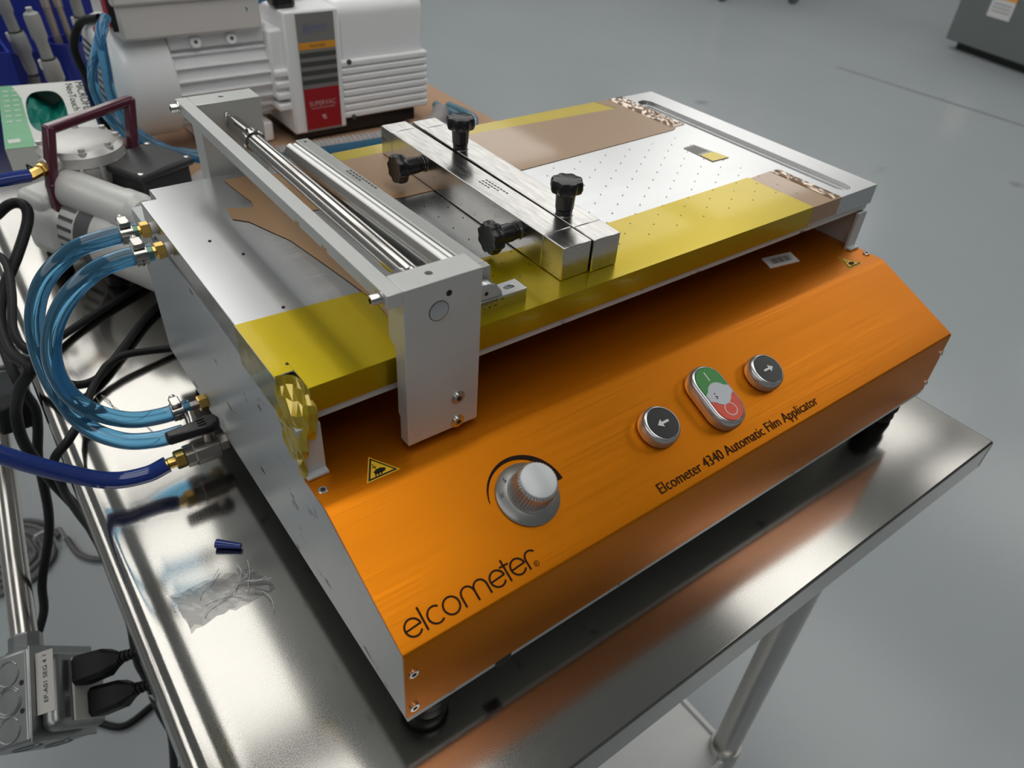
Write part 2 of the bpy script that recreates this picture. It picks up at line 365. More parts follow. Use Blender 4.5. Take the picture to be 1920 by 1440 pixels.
# speed dial
DX, DV = 0.1042, 0.0426
ab = BM(); ribbon(ab, slope, arc(DX, DV, 0.0236, 168, -2, 48), lambda t: 0.0003 + 0.0038 * t ** 0.8, 0.00015)
obj('speed_arc', ab, 'ink', front, smooth=0)
dl = obj('speed_dial', lathe_bm(slope(DX, DV), SN, [(0.0193, 0.0), (0.0195, 0.0012), (0.0185, 0.0024), (0.0135, 0.0045), (0.0132, 0.005)], seg=48), 'skirt', mc)
obj('knurled_knob', lathe_bm(slope(DX, DV), SN, [(0.0130, 0.0045), (0.0124, 0.0185), (0.0112, 0.0198)], seg=80, mod=lambda i, r: r * (1.0 if i % 2 else 0.93)), 'silver', dl, smooth=20)
obj('knob_cap', lathe_bm(slope(DX, DV), SN, [(0.0106, 0.0196), (0.0106, 0.0206), (0.0098, 0.0211), (0.0, 0.0212)], seg=40), 'knob_cap', dl)
nb = BM()
dial = plane_map(slope(DX, DV, 0.0), (1, 0, 0), SV)
obj('dial_digit', text_bm('5', lambda a, c: dial(-0.0105 + a, 0.0112 + c, 0.0043), height=0.0028), 'print', dl, smooth=0)
obj('dial_digits', text_bm('10', lambda a, c: dial(-0.0168 + a, 0.0040 + c, 0.0036), height=0.0026), 'print', dl, smooth=0)
# push buttons
def round_button(u, arrow):
    o = slope(u, 0.0418)
    bz = obj('push_button', lathe_bm(o, SN, [(0.0130, 0.0), (0.0139, 0.0015), (0.0140, 0.0045), (0.0132, 0.0080), (0.0120, 0.0096), (0.0112, 0.0098), (0.0108, 0.0088)], seg=48), 'silver', mc, smooth=60)
    obj('button_face', lathe_bm(o, SN, [(0.0107, 0.008), (0.0107, 0.0095), (0.0, 0.0098)], seg=40), 'btn_black', bz)
    pm = plane_map(o, (1, 0, 0), SV); a = BM()
    pts = [(-0.0047, -0.0008), (0.0006, -0.0008), (0.0006, -0.0028), (0.0048, 0.0), (0.0006, 0.0028), (0.0006, 0.0008), (-0.0047, 0.0008)]
    a.faces.new([a.verts.new(pm(x * arrow, y, 0.0101)) for x, y in pts]); obj('arrow_mark', a, 'sticker_white', bz, smooth=0)
round_button(0.2076, -1); round_button(0.3126, 1)
def stadium(r, hl, n=16): return arc(0, hl, r, 0, 180, n) + arc(0, -hl, r, 180, 360, n)
OX, OV = 0.2604, 0.0418; HLN = 0.0100
b = BM(); rings = []
for r, h in ((0.0132, 0.0), (0.0141, 0.0015), (0.0142, 0.0050), (0.0134, 0.0088), (0.0122, 0.0104), (0.0114, 0.0106), (0.0110, 0.0094)):
    rings.append([b.verts.new(slope(OX + x, OV + y, h)) for x, y in stadium(r, HLN)])
for A, B in zip(rings, rings[1:]):
    for i in range(len(A)): b.faces.new((A[i], B[i], B[(i + 1) % len(A)], A[(i + 1) % len(A)]))
b.faces.new(rings[0]); b.faces.new(rings[-1])
dbl = obj('start_stop_button', b, 'silver', mc, smooth=60)
def face_poly(pts, h, hb=0.0090):
    b = BM(); A = [b.verts.new(slope(OX + x, OV + y, h)) for x, y in pts]; B = [b.verts.new(slope(OX + x, OV + y, hb)) for x, y in pts]
    b.faces.new(A)
    for i in range(len(A)): b.faces.new((A[i], A[(i + 1) % len(A)], B[(i + 1) % len(A)], B[i]))
    return b
R_ = 0.0108
obj('green_start_face', face_poly(arc(0, HLN, R_, 0, 180, 18) + [(-R_, 0.0026)] + arc(0, 0.0, 0.0086, 150, 30, 12)[::1] + [(R_, 0.0026)], 0.0108), 'btn_green', dbl, smooth=0)
obj('red_stop_face', face_poly(arc(0, -HLN, R_, 180, 360, 18) + [(R_, -0.0026)] + arc(0, 0.0, 0.0086, 330, 210, 12) + [(-R_, -0.0026)], 0.0108), 'btn_red', dbl, smooth=0)
obj('status_lens', face_poly(arc(0, 0, R_, -14, 14, 4)[0:0] + [(R_, -0.0026), (R_, 0.0026)] + arc(0, 0, 0.0085, 31, 149, 12) + [(-R_, 0.0026), (-R_, -0.0026)] + arc(0, 0, 0.0085, 211, 329, 12), 0.0110), 'btn_clear', dbl, smooth=0)
b = BM(); ribbon(b, lambda x, y, h: slope(OX + x, OV + y, 0.0108 + h), arc(0, -0.0125, 0.0046, 0, 360, 24), 0.0009); obj('stop_ring', b, 'pale_print', dbl, smooth=0)
b = BM(); ribbon(b, lambda x, y, h: slope(OX + x, OV + y, 0.0108 + h), [(0, 0.0105), (0, 0.0175)], 0.0009); obj('start_bar', b, 'sticker_white', dbl, smooth=0)
b = BM()
for (x, y) in ((-0.004, 0.0012), (-0.0045, -0.001), (-0.0036, -0.0014), (-0.0045, -0.0025)):
    ribbon(b, lambda a, c, h: slope(OX + a, OV + c, 0.0111), [(x - 0.0005, y), (x + 0.0006, y)], 0.0008)
obj('lens_specks', b, 'print', dbl, smooth=0)
# warning stickers and serial label
flat = plane_map((0, 0, h2 + 0.0002), (1, 0, 0), (0, 1, 0))
def warning(cx, cy):
    def tri(s, h, m, par, name, rr=0.0):
        b = BM(); b.faces.new([b.verts.new(flat(cx + s * x, cy + s * y, h)) for x, y in ((-0.01035, -0.0062), (0.01035, -0.0062), (0, 0.0117))]); return obj(name, b, m, par, smooth=0)
    t = tri(1.0, 0.0001, 'sticker_yellow', mc, 'warning_sticker'); tri(0.88, 0.0002, 'print', t, 'black_border'); tri(0.70, 0.0003, 'sticker_yellow', t, 'yellow_field')
    b = BM()
    b.faces.new([b.verts.new(flat(cx + x, cy + y, 0.0004)) for x, y in ((-0.0034, -0.0020), (-0.0022, -0.0030), (0.0022, -0.0030), (0.0036, -0.0020), (0.0036, -0.0006), (0.0016, 0.0006), (-0.0012, 0.0006), (-0.0034, -0.0008))])
    for k in range(3): ribbon(b, flat, [(cx - 0.0024 + k * 0.0018, cy - 0.0018), (cx - 0.0038 + k * 0.0018, cy - 0.0042)], 0.0008, 0.0004)
    ribbon(b, flat, [(cx - 0.0012, cy + 0.0052), (cx - 0.0012, cy + 0.0016)], 0.0005, 0.0004); ribbon(b, flat, [(cx - 0.0024, cy + 0.003), (cx - 0.0012, cy + 0.0014), (cx, cy + 0.003)], 0.0005, 0.0004)
    obj('hand_symbol', b, 'print', t, smooth=0)
warning(0.0363, 0.0885); warning(0.4880, 0.0885)
b = BM(); add_prism(b, [(0.4250, 0.1330), (0.4575, 0.1275), (0.4510, 0.1130), (0.4185, 0.1185)], h2 + 0.0002, h2 + 0.0008, lambda u, v, t: Vector((u, v, t)))
sl = obj('serial_label', b, 'sticker_white', mc)
b = BM(); q = plane_map((0.4235, 0.1210, h2 + 0.0009), Vector((0.0325, -0.0055, 0)).normalized(), Vector((0.0065, 0.0145, 0)).normalized())
for k in range(10): ribbon(b, q, [(0.003 + k * 0.0022, 0.0005), (0.003 + k * 0.0022, 0.0085)], 0.0013 if k % 3 else 0.0007)
obj('bar_code', b, 'engrave', sl, smooth=0)

# bed slab with notched corners and a slot
NX, NY = 0.0107, 0.0181
bed_poly = [(NX, BF), (XR, BF), (XR, BB), (NX, BB), (NX, BB - NY), (0.0, BB - NY), (0.0, BF + NY), (NX, BF + NY)]
b = BM(); add_prism(b, bed_poly, H - ST, H, lambda u, v, t: Vector((u, v, t)))
bmesh.ops.recalc_face_normals(b, faces=b.faces[:])
def boolean(bmA, cutters):
    mA = bpy.data.meshes.new('a'); bmA.to_mesh(mA); bmA.free(); oA = bpy.data.objects.new('a', mA); COL.objects.link(oA); tmp = [oA]
    for c in cutters:
        bmesh.ops.recalc_face_normals(c, faces=c.faces[:]); mC = bpy.data.meshes.new('c'); c.to_mesh(mC); c.free(); oC = bpy.data.objects.new('c', mC); COL.objects.link(oC); tmp.append(oC)
        md = oA.modifiers.new('b', 'BOOLEAN'); md.operation = 'DIFFERENCE'; md.object = oC; md.solver = 'EXACT'
    dg = bpy.context.evaluated_depsgraph_get(); me = bpy.data.meshes.new_from_object(oA.evaluated_get(dg))
    out = BM(); out.from_mesh(me)
    for o in tmp: bpy.data.objects.remove(o)
    return out
slot = BM(); add_prism(slot, arc(0.4935, 0.1235, 0.0085, 180, 360, 14) + arc(0.4935, 0.3540, 0.0085, 0, 180, 14), H - 0.005, H + 0.01, lambda u, v, t: Vector((u, v, t)))
bed = obj('bed', boolean(b, [slot]), 'alu', mc, bevel=0.0004)
obj('bed_underplate', box_bm(0.003, XR - 0.004, BF + 0.0008, BB, H - ST - 0.0045, H - ST), 'side', mc)
# tapes (thin sheets lying on the bed, folded over its edges)
def tape(name, m, tops, folds=()):
    b = BM()
    for poly in tops: add_prism(b, poly, H + 0.00003, H + 0.00022, lambda u, v, t: Vector((u, v, t)))
    for (x0, x1, y0, y1, z0, z1) in folds: add_box(b, x0, x1, y0, y1, z0, z1)
    return obj(name, b, m, bed, smooth=30)
tape('yellow_tape', 'yellow', [[(0.0, BF + NY), (NX, BF + NY), (NX, BF - 0.0002), (0.4362, BF - 0.0002), (0.4350, 0.1735), (0.2780, 0.1700), (0.085, 0.1765), (0.0, 0.1815)]], [(NX, 0.4362, BF - 0.0003, BF - 0.00005, H - ST + 0.0005, H + 0.0002)])
tape('yellow_tape', 'yellow', [[(0.155, 0.3610), (0.287, 0.3622), (0.452, 0.3555), (0.452, BB + 0.0002), (0.155, BB + 0.0002)]], [(0.155, 0.452, BB, BB + 0.0003, H - 0.01, H + 0.0002)])
tape('brown_tape', 'brown', [[(0.4355, BF - 0.0003), (0.4735, BF - 0.0003), (0.4705, 0.1250), (0.4645, 0.1730), (0.4350, 0.1715)]], [(0.4355, 0.4735, BF - 0.0004, BF - 0.00005, H - ST + 0.002, H + 0.0002)])
def tape2(name, m, poly, dz):
    b = BM(); add_prism(b, poly, H + dz, H + dz + 0.00018, lambda u, v, t: Vector((u, v, t))); return obj(name, b, m, bed, smooth=30)
tape2('yellow_tape', 'yellow', [(NX, BF - 0.0002), (0.4355, BF - 0.0002), (0.4352, 0.1385), (0.078, 0.1370), (NX, 0.1350)], 0.00026)
tape2('brown_tape', 'brown', [(0.088, 0.2930), (0.166, 0.2790), (0.2778, 0.2772), (0.4600, 0.2842), (0.4665, 0.2870), (0.4820, BB - 0.0005), (0.4450, BB - 0.0005), (0.4520, 0.3550), (0.287, 0.3630), (0.155, 0.3620), (0.088, 0.3640)], 0.00024)
tape2('brown_tape', 'brown', [(0.0940, 0.1200), (0.0800, 0.1200), (0.0755, 0.1355), (0.0780, 0.1620), (0.0745, 0.1950), (0.0700, 0.2300), (0.0660, 0.2580), (0.0600, 0.2750), (0.0530, 0.2960), (0.0450, 0.3050), (0.0470, 0.3230), (0.0560, 0.3190), (0.0640, 0.3160), (0.0660, 0.3250), (0.0640, 0.3420), (0.0620, 0.3690), (0.0880, 0.3690), (0.0880, 0.2500), (0.0940, 0.1800)], 0.00045)
# crinkles of the brown tape near the slot
rb = random.Random(3)
def crinkle(name, m, x0, x1, y0, y1, n, zamp, par):
    b = BM(); V = []
    for i in range(n + 1):
        row = []
        for j in range(n * 3 + 1):
            e = 0 if i in (0, n) or j in (0, n * 3) else 1
            row.append(b.verts.new((x0 + (x1 - x0) * i / n + e * rb.uniform(-1, 1) * (x1 - x0) / n * 0.3, y0 + (y1 - y0) * j / (n * 3), H + 0.0005 + e * rb.random() * zamp)))
        V.append(row)
    for i in range(n):
        for j in range(n * 3): b.faces.new((V[i][j], V[i + 1][j], V[i + 1][j + 1], V[i][j + 1]))
    return obj(name, b, m, par, smooth=0)
crinkle('tape_crease', 'brown_gloss', 0.463, 0.4735, 0.1095, 0.172, 5, 0.0010, bed)
crinkle('tape_crease', 'brown_gloss', 0.463, 0.4825, 0.290, 0.3795, 6, 0.0014, bed)
# wrinkled tape on the left edge of the bed and the torn tape hanging at its corner
obj('edge_tape', box_bm(-0.0004, -0.00005, BF + NY - 0.002, 0.1815, H - ST - 0.0100, H + 0.0002), 'yellow_side', bed)
b = BM(); n1, n2 = 9, 11; V = []
rb = random.Random(11)
def along(P, t):
    t *= len(P) - 1; k = min(int(t), len(P) - 2); return Vector(P[k]).lerp(Vector(P[k + 1]), t - k)
TOPC = [(0.0, BF + NY, 0), (0.0045, BF + NY - 0.0005, 0), (NX - 0.0015, BF + NY - 0.0035, 0), (NX, BF + 0.0065, 0), (NX, BF - 0.0004, 0)]
MIDC = [(-0.0008, BF + NY, 0), (0.0000, BF + 0.0085, 0), (0.0015, BF + 0.0000, 0), (0.0065, BF - 0.0042, 0), (NX + 0.0022, BF - 0.0030, 0)]
LOWC = [(-0.0012, BF + 0.0125, 0), (-0.0014, BF + 0.0060, 0), (-0.0012, BF - 0.0015, 0), (0.0012, BF - 0.0052, 0), (0.0065, BF - 0.0056, 0)]
for i in range(n1 + 1):
    row = []
    for j in range(n2 + 1):
        t = i / n1; q = j / n2; z = H - 0.0545 * q
        w1 = min(1, q / 0.32); w1 = w1 * w1 * (3 - 2 * w1); w2 = min(1, max(0, (q - 0.32) / 0.35))
        p = along(TOPC, t).lerp(along(MIDC, t), w1).lerp(along(LOWC, t), w2)
        k = 0.0010 if 0 < j else 0.0002
        row.append(b.verts.new((p.x + rb.uniform(-k, k) - 0.0006 * w1, p.y + rb.uniform(-k, k) - 0.0006 * w1, z + rb.uniform(-k, k))))
    V.append(row)
for i in range(n1):
    for j in range(n2):
        if j > 5 and i > 7: continue
        if j > 7 and (i < 1 or i > 6): continue
        if j > 8 and i < 4: continue
        b.faces.new((V[i][j], V[i + 1][j], V[i + 1][j + 1], V[i][j + 1]))
o = obj('torn_tape', b, 'yellow_fold', bed, smooth=0); md = o.modifiers.new('solid', 'SOLIDIFY'); md.thickness = 0.0002
# vacuum holes: pin holes in a staggered grid
b = BM()
for i in range(26):
    for j in range(13):
        x = 0.112 + i * 0.0145; y = 0.122 + j * 0.0195 + (0.00975 if i % 2 else 0)
        if x > 0.456 or y > 0.276 or 0.186 < x < 0.240 and y > 0.12: continue
        add_lathe(b, (x, y, H + 0.0003), (0, 0, 1), [(0.00058, 0), (0.00055, 0.00004)], seg=8)
for (x, y) in ((0.0335, 0.2560), (0.0300, 0.1850), (0.0215, 0.2830), (0.010, 0.133), (0.046, 0.118)):
    add_lathe(b, (x, y, H + 0.0003), (0, 0, 1), [(0.0011, 0), (0.0011, 0.00004)], seg=10)
tag(obj('vacuum_holes', b, 'hole', bed), None, None, kind='stuff')
b = BM(); add_prism(b, [(0.4340, 0.2120), (0.4548, 0.2112), (0.4490, 0.2482), (0.4345, 0.2470)], H + 0.0003, H + 0.0005, lambda u, v, t: Vector((u, v, t))); lbl = obj('bed_label', b, 'paper', bed)
b = BM(); add_prism(b, [(0.4342, 0.2122), (0.4546, 0.2114), (0.4522, 0.2270), (0.4350, 0.2272)], H + 0.0005, H + 0.0007, lambda u, v, t: Vector((u, v, t))); obj('yellow_corner', b, 'yellow', lbl)
b = BM()
for k in range(4): ribbon(b, plane_map((0, 0, H + 0.0006), (1, 0, 0), (0, 1, 0)), [(0.4365 + k * 0.0035, 0.230), (0.4362 + k * 0.0032, 0.2455)], 0.0011)
obj('label_print', b, 'print', lbl, smooth=0)

# gantry carriage: two posts and a crossbar
PX0, PX1, PY, PT, PB = 0.0576, 0.1045, 0.0919, 0.2041, 0.1016
fpost = [(PY, PB), (PY, PT), (0.1090, PT), (0.1090, 0.1675), (0.1030, 0.1640), (0.1022, 0.1540), (0.1022, 0.1200), (0.1005, 0.1180), (0.1005, PB)]
b = BM(); add_prism(b, fpost, PX0, PX1, lambda u, v, t: Vector((t, u, v)))
hole = lathe_bm((0.0777, 0.1012, PT - 0.01), (0, 0, 1), [(0.0021, 0), (0.0021, 0.02)], seg=20)
post = obj('carriage_post', boolean(b, [hole]), 'alu_matt', mc, bevel=0.0005)
obj('plug_disc', lathe_bm((0.0779, PY, 0.1863), (0, -1, 0), [(0.0055, -0.0005), (0.0055, 0.0003), (0.0049, 0.0004), (0.0, 0.0004)], seg=32), 'alu', post)
obj('plug_groove', lathe_bm((0.0779, PY, 0.1863), (0, -1, 0), [(0.0060, 0), (0.0060, 0.0001)], seg=32), 'engrave', post)
obj('pin_hole', lathe_bm((0.0840, PY, 0.1950), (0, -1, 0), [(0.0018, 0), (0.0018, 0.0001)], seg=16), 'hole', post)
for z in (0.1235, 0.1056): socket_screw((0.0905, PY - 0.0001, z), (0, -1, 0), 0.0031, 0.0012, post, washer=0.0003)
bpost = [(0.3880, 0.118), (0.3880, 0.152), (0.3880, PT), (0.4085, PT), (0.4085, PB), (0.3960, PB), (0.3960, 0.118)]
b = BM(); add_prism(b, bpost, PX0, PX1 + 0.001, lambda u, v, t: Vector((t, u, v)))
hole = lathe_bm((0.0800, 0.4000, PT - 0.01), (0, 0, 1), [(0.0021, 0), (0.0021, 0.02)], seg=20)
obj('carriage_post', boolean(b, [hole]), 'alu_matt', mc, bevel=0.0005)
b = BM(); add_box(b, 0.0488, PX0 - 0.00005, PY, 0.4085, 0.1962, PT)
nots = []
for yy in (0.158, 0.193):
    c = BM(); add_box(c, 0.040, 0.070, yy, yy + 0.006, 0.190, 0.1985); nots.append(c)
bar = obj('crossbar', boolean(b, nots), 'alu_matt', mc, bevel=0.0004)
for yy in (0.0985, 0.4010): socket_screw((0.0488, yy, 0.2000), (-1, 0, 0), 0.0030, 0.0050, bar, washer=0.0008)

# brass fittings in the bed's left edge
def hexnut(p, axis, r, h, parent, name, m='brass'): return obj(name, lathe_bm(p, axis, [(r * .9, 0), (r, h * .12), (r, h * .88), (r * .9, h)], seg=6), m, parent, smooth=20)
for yy in (0.3395, 0.3055):
    hx = hexnut((-0.0022, yy, 0.1430), (-1, 0, 0), 0.0056, 0.0062, mc, 'brass_fitting')
    obj('thread_seal', lathe_bm((0.0, yy, 0.1430), (-1, 0, 0), [(0.0042, 0), (0.0042, 0.0024)], seg=16), 'sticker_white', hx)
    obj('barb', lathe_bm((-0.0084, yy, 0.1430), (-1, 0, 0), [(0.0036, 0), (0.0036, 0.006), (0.0042, 0.0062), (0.0034, 0.012)], seg=16), 'brass', hx)
# ------------------------------------------------------------------ ball valve at the lower left
VY = 0.270
bv = thing('ball_valve', 'nickel ball valve with black lever and brass hose barb on side panel', 'valve', (-0.015, VY, -0.006))
vb = BM(); add_lathe(vb, (-0.0003, VY, -0.005), (-1, 0, 0), [(0.0075, 0), (0.0075, 0.006), (0.0095, 0.007), (0.0095, 0.024), (0.0085, 0.025), (0.0085, 0.031)], seg=8)
vbo = obj('valve_body', vb, 'nickel', bv, smooth=20)
hexnut((-0.0313, VY, -0.005), (-1, 0, 0), 0.0072, 0.0075, bv, 'brass_nut')
obj('hose_barb', lathe_bm((-0.0388, VY, -0.0055), (-1, 0, 0), [(0.0042, 0), (0.0042, 0.005), (0.0036, 0.0055), (0.0036, 0.010)], seg=16), 'brass', bv)
obj('stem', lathe_bm((-0.012, VY, 0.004), (0, 0, 1), [(0.0045, 0), (0.0045, 0.012)], seg=16), 'nickel', bv)
lv = BM(); add_prism(lv, [(-0.0400, VY - 0.0045), (-0.020, VY - 0.0060), (-0.0105, VY - 0.0075), (-0.004, VY - 0.006), (-0.002, VY), (-0.004, VY + 0.006), (-0.0105, VY + 0.0078), (-0.020, VY + 0.0050), (-0.0400, VY + 0.0036)], 0.0135, 0.0215, lambda u, v, t: Vector((u, v, t)))
lev = obj('lever', lv, 'black', bv, bevel=0.0018)
for k in range(3): obj('grip_rib', box_bm(-0.0175, -0.0120, VY - 0.0035 + k * 0.003, VY - 0.002 + k * 0.003, 0.0213, 0.0223), 'black', lev, bevel=0.0003)
# lower hose fitting
fb = thing('hose_fitting', 'brass elbow hose fitting on side panel behind black valve lever', 'fitting', (-0.01, 0.303, 0.012))
hexnut((-0.0005, 0.303, 0.012), (-1, 0, 0), 0.0062, 0.0070, fb, 'brass_nut')
obj('barb', lathe_bm((-0.0075, 0.303, 0.012), (-1, 0, 0), [(0.0036, 0), (0.0036, 0.012), (0.0042, 0.0125), (0.0034, 0.0180)], seg=16), 'nickel', fb)
tbf = thing('hose_tee', 'chromed tee barb joining blue hose under black valve lever', 'fitting', (-0.028, 0.284, 0.008))
obj('tee_barrel', tube_bm([(-0.0165, 0.2955, 0.0112), (-0.0175, 0.288, 0.0095), (-0.0190, 0.280, 0.0080)], 0.0044, smooth=0, seg=16), 'chrome', tbf)
obj('tee_barb', lathe_bm((-0.0210, 0.2815, 0.0080), (-1, 0.06, 0), [(0.0040, 0), (0.0040, 0.010), (0.0034, 0.018)], seg=16), 'chrome', tbf)

# ------------------------------------------------------------------ hoses
def clamp(p, axis, parent, r=0.0071):
    o, u, v, a = frame(p, axis)
    b = BM(); add_lathe(b, o, a, [(r - .0006, 0), (r, 0.0002), (r, 0.0082), (r - .0006, 0.0084)], seg=28)
    c = obj('hose_clamp', b, 'chrome', parent)
    M = Matrix((u, v, a)).transposed().to_4x4(); M.translation = o
    up = min((u, -u, v, -v), key=lambda q: -q.z); sd = a.cross(up)
    M = Matrix((sd, up, a)).transposed().to_4x4(); M.translation = o
    obj('screw_housing', box_bm(-0.0055, 0.0050, r - 0.0004, r + 0.0036, 0.0006, 0.0078, M=M), 'chrome', c, bevel=0.0008)
    b = BM(); add_lathe(b, M @ Vector((0.0050, r + 0.0016, 0.0042)), sd, [(0.0026, 0), (0.0026, 0.0022), (0.0018, 0.0026)], seg=14); obj('clamp_screw', b, 'screw', c)
    for k in range(7):
        a0 = PI * (0.05 + k * 0.13) ; q = Vector((math.cos(a0 + PI) * (r + .0001), math.sin(a0 + PI) * (r + .0001), 0))
        nrm = (sd * q.x + up * q.y).normalized()
        bb = lathe_bm(o + sd * q.x + up * q.y + a * 0.0042, nrm, [(0.0006, 0), (0.0006, 0.0002)], seg=6); obj('clamp_slot', bb, 'hole', c)
h1o = tag(obj('air_hose', tube_bm([(-0.0105, 0.3395, 0.1430), (-0.030, 0.3395, 0.1430), (-0.052, 0.339, 0.1395), (-0.074, 0.338, 0.124), (-0.0870, 0.336, 0.101), (-0.0925, 0.331, 0.075), (-0.0915, 0.322, 0.047), (-0.083, 0.308, 0.0220), (-0.066, 0.294, 0.0105), (-0.046, 0.285, 0.0080), (-0.026, 0.2822, 0.0078)], 0.0062, seg=18), 'hose'), 'translucent light blue hose on the rear brass fitting, looping down to black-levered valve', 'hose')
h2o = tag(obj('air_hose', tube_bm([(-0.0105, 0.3055, 0.1430), (-0.030, 0.3055, 0.1430), (-0.049, 0.306, 0.1380), (-0.069, 0.307, 0.122), (-0.0825, 0.308, 0.100), (-0.0880, 0.308, 0.076), (-0.0850, 0.307, 0.052), (-0.0740, 0.305, 0.0330), (-0.0560, 0.3035, 0.0185), (-0.036, 0.303, 0.0128), (-0.014, 0.303, 0.0120)], 0.0062, seg=18), 'hose'), 'translucent light blue hose on the brass fitting nearer the yellow tape, looping to side panel', 'hose')
clamp((-0.0135, 0.3395, 0.1430), (-1, 0, 0), h1o); clamp((-0.0140, 0.3055, 0.1430), (-1, 0, 0), h2o)
clamp((-0.0190, 0.303, 0.0120), (-1, 0, 0), h2o)
tag(obj('air_hose', tube_bm([(-0.0445, VY, -0.0055), (-0.060, VY + 0.001, -0.0085), (-0.082, VY + 0.004, -0.0045), (-0.106, 0.277, 0.014), (-0.136, 0.281, 0.0450), (-0.175, 0.30, 0.085), (-0.22, 0.38, 0.11), (-0.20, 0.52, 0.115), (-0.13, 0.605, 0.105), (-0.088, 0.600, 0.094), (-0.0450, 0.6180, 0.0850)], 0.0062, seg=18), 'hose_dark'), 'opaque navy blue hose running from valve to diaphragm pump', 'hose')

# ================================================================== APPLICATORS ON THE BED
# two-block casting knife with black knobs
ck = thing('casting_knife', 'pair of ground steel bars with four black knobs clamped across the bed', 'film applicator', (0.212, 0.24, H))
ZT = 0.1766; ZB = H + 0.0007
def bar_block(x0, x1, y0, y1, name, dx=0.0):
    """bar sheared slightly along x, with separate end caps"""
    f = lambda x, y: x + dx * (y - y0) / (y1 - y0)
    b = BM(); add_prism(b, [(f(x0, y0 + .021), y0 + .021), (f(x1, y0 + .021), y0 + .021), (f(x1, y1 - .018), y1 - .018), (f(x0, y1 - .018), y1 - .018)], ZB, ZT, lambda u, v, t: Vector((u, v, t)))
    o = obj(name, b, 'block', ck, bevel=0.0005)
    for a, c in ((y0, y0 + .0207), (y1 - .0177, y1)):
        b = BM(); add_prism(b, [(f(x0, a), a), (f(x1, a), a), (f(x1, c), c), (f(x0, c), c)], ZB, ZT, lambda u, v, t: Vector((u, v, t))); obj('end_cap', b, 'block', o, bevel=0.0006)
    return o
b1 = bar_block(0.1886, 0.2116, 0.1235, 0.3610, 'front_bar', 0.003); b2 = bar_block(0.2126, 0.2352, 0.1220, 0.3570, 'rear_bar', 0.006)
def knob(p, axis, ang):
    p = Vector(p); o, u, v, a = frame(p, axis)
    st = obj('knob', lathe_bm(p, axis, [(0.0056, 0.0002), (0.0058, 0.003), (0.0052, 0.0035), (0.0062, 0.0045), (0.0066, 0.013), (0.0072, 0.0155)], seg=28), 'black', ck)
    lob = lambda i, r: r * (1.0 + 0.075 * math.cos(8 * (2 * PI * i / 48) + ang))
    obj('knob_head', lathe_bm(p, axis, [(0.0078, 0.0148), (0.0098, 0.0160), (0.0106, 0.0185), (0.0104, 0.0225), (0.0096, 0.0240), (0.0088, 0.0238), (0.0, 0.0238)], seg=48, mod=lob), 'black', st, smooth=40)
    obj('washer', lathe_bm(p, axis, [(0.0066, 0.0), (0.0066, 0.0006)], seg=24), 'chrome', st)
knob((0.2222, 0.2905, ZT), (0, 0, 1), 0.5); knob((0.2202, 0.1620, ZT), (0, 0, 1), 1.9)
knob((0.1900, 0.2950, 0.1685), (-1, 0, 0.0), 0.9); knob((0.1888, 0.1725, 0.1672), (-1, 0, 0.0), 2.3)
pm = plane_map((0, 0, ZT), (0, -1, 0), (1, 0, 0)); b = BM()
for r_, row in enumerate((0.0120, 0.0090, 0.0060)):
    y = 0.232
    for k in range(8 - r_ * 2): ribbon(b, plane_map((0.1935 + row, y - 0.0035 * k, ZT), (0, -1, 0), (1, 0, 0)), [(0, 0), (0.0024, 0)], 0.0011, 0.0001)
obj('engraved_marks', b, 'engrave', b1, smooth=0)

# chromed coating rod hung in the carriage
cr = thing('coating_rod', 'long polished chrome rod with collar and thumbscrew between the carriage posts', 'rod', (0.083, 0.25, 0.186))
RZ = 0.1865
obj('rod', lathe_bm((0.0830, 0.1290, RZ), (0, 1, 0), [(0.0055, 0), (0.0062, 0.001), (0.0062, 0.220)], seg=32), 'chrome', cr)
obj('collar', lathe_bm((0.0830, 0.3475, RZ), (0, 1, 0), [(0.0072, 0), (0.0082, 0.001), (0.0082, 0.007), (0.0062, 0.009), (0.0058, 0.0395)], seg=32), 'chrome', cr)
cl = obj('clip_arm', tube_bm([(0.0795, 0.352, RZ + 0.0078), (0.0790, 0.360, RZ + 0.0082), (0.0775, 0.382, RZ + 0.0090)], 0.0012, smooth=4, seg=10), 'chrome', cr)
obj('clip_ball', lathe_bm((0.0773, 0.3835, RZ + 0.0068), (0, 0, 1), [(0, 0), (0.0022, 0.0008), (0.0026, 0.0024), (0.0018, 0.0042), (0, 0.0048)], seg=16), 'chrome', cl)
obj('end_bush', lathe_bm((0.0845, 0.1092, RZ + 0.001), (0, 1, 0), [(0.0042, 0), (0.0042, 0.016), (0.0048, 0.0162), (0.0048, 0.0205)], seg=24), 'chrome', cr)
obj('thumbscrew', lathe_bm((0.0800, 0.1275, RZ + 0.0005), (-0.9, -0.1, 0.42), [(0.0018, 0), (0.0018, 0.004), (0.0048, 0.0042), (0.0048, 0.0075), (0.0040, 0.0080)], seg=40, mod=lambda i, r: r * (1 if i % 2 else .94)), 'screw', cr, smooth=20)

